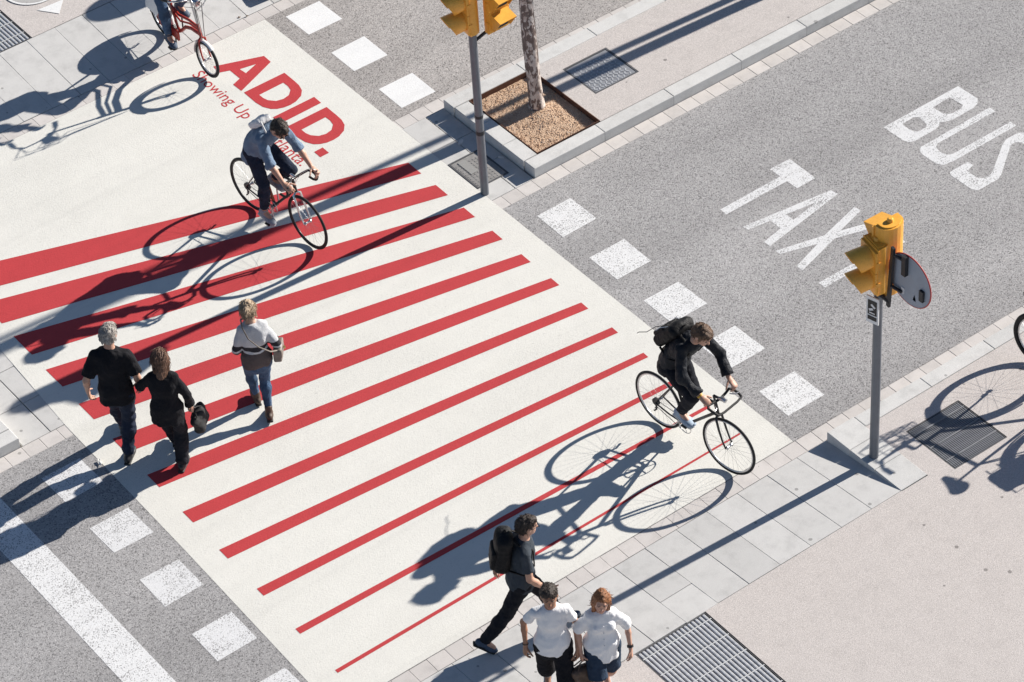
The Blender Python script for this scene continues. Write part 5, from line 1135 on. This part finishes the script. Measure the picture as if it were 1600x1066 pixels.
for sx in (-1, 1): t.ell(hc+hx*sx*.032+hf*.098+hu*.004, [hx, hf, hu], V(.026, .008, .019), .004)
meshobj('sunglasses', t.mesh('sunglasses', .004), LENS, P1['e'])
e = worn('sling_bag', 'small white sling bag on the back of the denim shirted cyclist', 'bag', P1); u = nrm(P1['p3']-P1['p1']); f = nrm(np.cross(u, P1['XS'])); c = P1['p2']-f*.16+u*.07+P1['XS']*.03
m = SDF(); m.box(c, [P1['XS'], f, u], V(.10, .045, .13), .04, .02); meshobj('bag_body', m.mesh('bag', .009, .012), WCANV, e)
t = MB(); t.tube([c-u*.12-P1['XS']*.08, P1['p1']-P1['XS']*.155, P1['p1']+f*.10-P1['XS']*.10, P1['p2']+f*.13+P1['XS']*.02, P1['SH']['R']-P1['XS']*.05+f*.075, P1['SH']['R']-P1['XS']*.06+u*.075-f*.02, c+u*.13+P1['XS']*.06], .011, 6, flat=.5); t.build('strap', WCANV, e)

L2, H2 = (.358, -1.905, 0.008), -84.5; cr2 = 2.5
ride(L2, H2, 'tour', .10, cr2, 'black touring bicycle ridden by the cyclist in the black jacket')
P2 = person('cyclist in black jacket and dark trousers with a backpack', L2, H2, 1.78,
  dict(hip=(-.0, .235, 1.03), lean=40, head=(30, -4, 0), side=-3, wr={'L': (-.215, .80, 1.015), 'R': (.175, .78, 1.015)}, eh={'L': (-1, -.2, -.5), 'R': (1, -.2, -.5)}, hd={'L': (.1, .85, -.4), 'R': (-.1, .85, -.4)}, hn={'L': (.3, -.3, -1), 'R': (-.3, -.3, -1)},
       an={'R': ank(PD(cr2, 1)), 'L': ank(PD(cr2, -1))}, kh={'L': (-.15, 1, .3), 'R': (.15, 1, .3)}, ft={'R': (.05, 1, -.1), 'L': (-.05, 1, -.1)}, curl={'L': (40, 45, 30), 'R': (40, 45, 30)}),
  dict(skin=SK1, hair=dict(mat=HM, style='short', vol=.02), top=dict(mat=BJK, sleeve=.95, hem=.08, loose=.030, wr=.016, collar=.03, collar_mat=BJK, name='jacket'), legs=dict(mat=BTR, loose=.016, wr=.010, to=.96), shoes=BLSHOE, sole=SOLE), sc=.94)
bp, c, A5 = backpack(P2, 'black backpack with grey piping on the cyclist in the black jacket', NYL, PIPE, .42, .14, -.09, .30)
t = MB(); t.tube([c-A5[2]*.16-A5[1]*.09-A5[0]*.06, c-A5[2]*.27-A5[1]*.13-A5[0]*.02, c-A5[2]*.36-A5[1]*.13+A5[0]*.04, c-A5[2]*.44-A5[1]*.17+A5[0]*.07, c-A5[2]*.47-A5[1]*.17+A5[0]*.075], .006, 6, flat=.5); t.build('loose_strap', NYL, bp)
t = MB(); wv = P2['WR']['R']; dv = nrm(wv-P2['EL']['R']); A4 = axes(dv, (1, .2, 0)); t.disc(wv-dv*.002, [A4[0], A4[2], A4[1]], .033, .018, 16); t.build('wrist_band', YBAND, P2['e'])

L3, H3 = (.147, 6.72, .03), -92.4; cr3 = .1
ride(L3, H3, 'step', .06, cr3, 'red step through city bicycle with white skirt guards')
P3 = person('cyclist in dark jacket and blue jeans on the red step through bicycle', L3, H3, 1.72,
  dict(hip=(.02, .17, 1.01), lean=7, head=(6, 0, 0), wr={'L': (-.25, .71, 1.06), 'R': (.285, .72, 1.05)}, eh={'L': (-.8, -.6, -.6), 'R': (.8, -.6, -.6)}, hd={'L': (.1, .9, -.3), 'R': (.0, .9, -.3)}, hn={'L': (.4, -.3, -1), 'R': (-.4, -.3, -1)},
       an={'R': ank(PD(cr3, 1)), 'L': ank(PD(cr3, -1))}, kh={'L': (-.25, 1, .3), 'R': (.25, 1, .3)}, ft={'R': (.1, 1, -.1), 'L': (-.1, 1, -.1)}, curl={'L': (45, 50, 30), 'R': (45, 50, 30)}),
  dict(skin=SK1, hair=dict(mat=HD, style='short'), top=dict(mat=BJK, sleeve=.93, hem=.10, loose=.028, wr=.014, name='jacket'), legs=dict(mat=JEAN, loose=.012, wr=.009, to=.96, name='jeans'), shoes=NSHOE), True, .94)
# parked bicycle at the right edge
bicycle('dark city bicycle with rear rack standing on the near pavement at the right edge', (3.64, -4.73, H), 92, 'city', .12, 1.2, 'bicycles', math.radians(2))
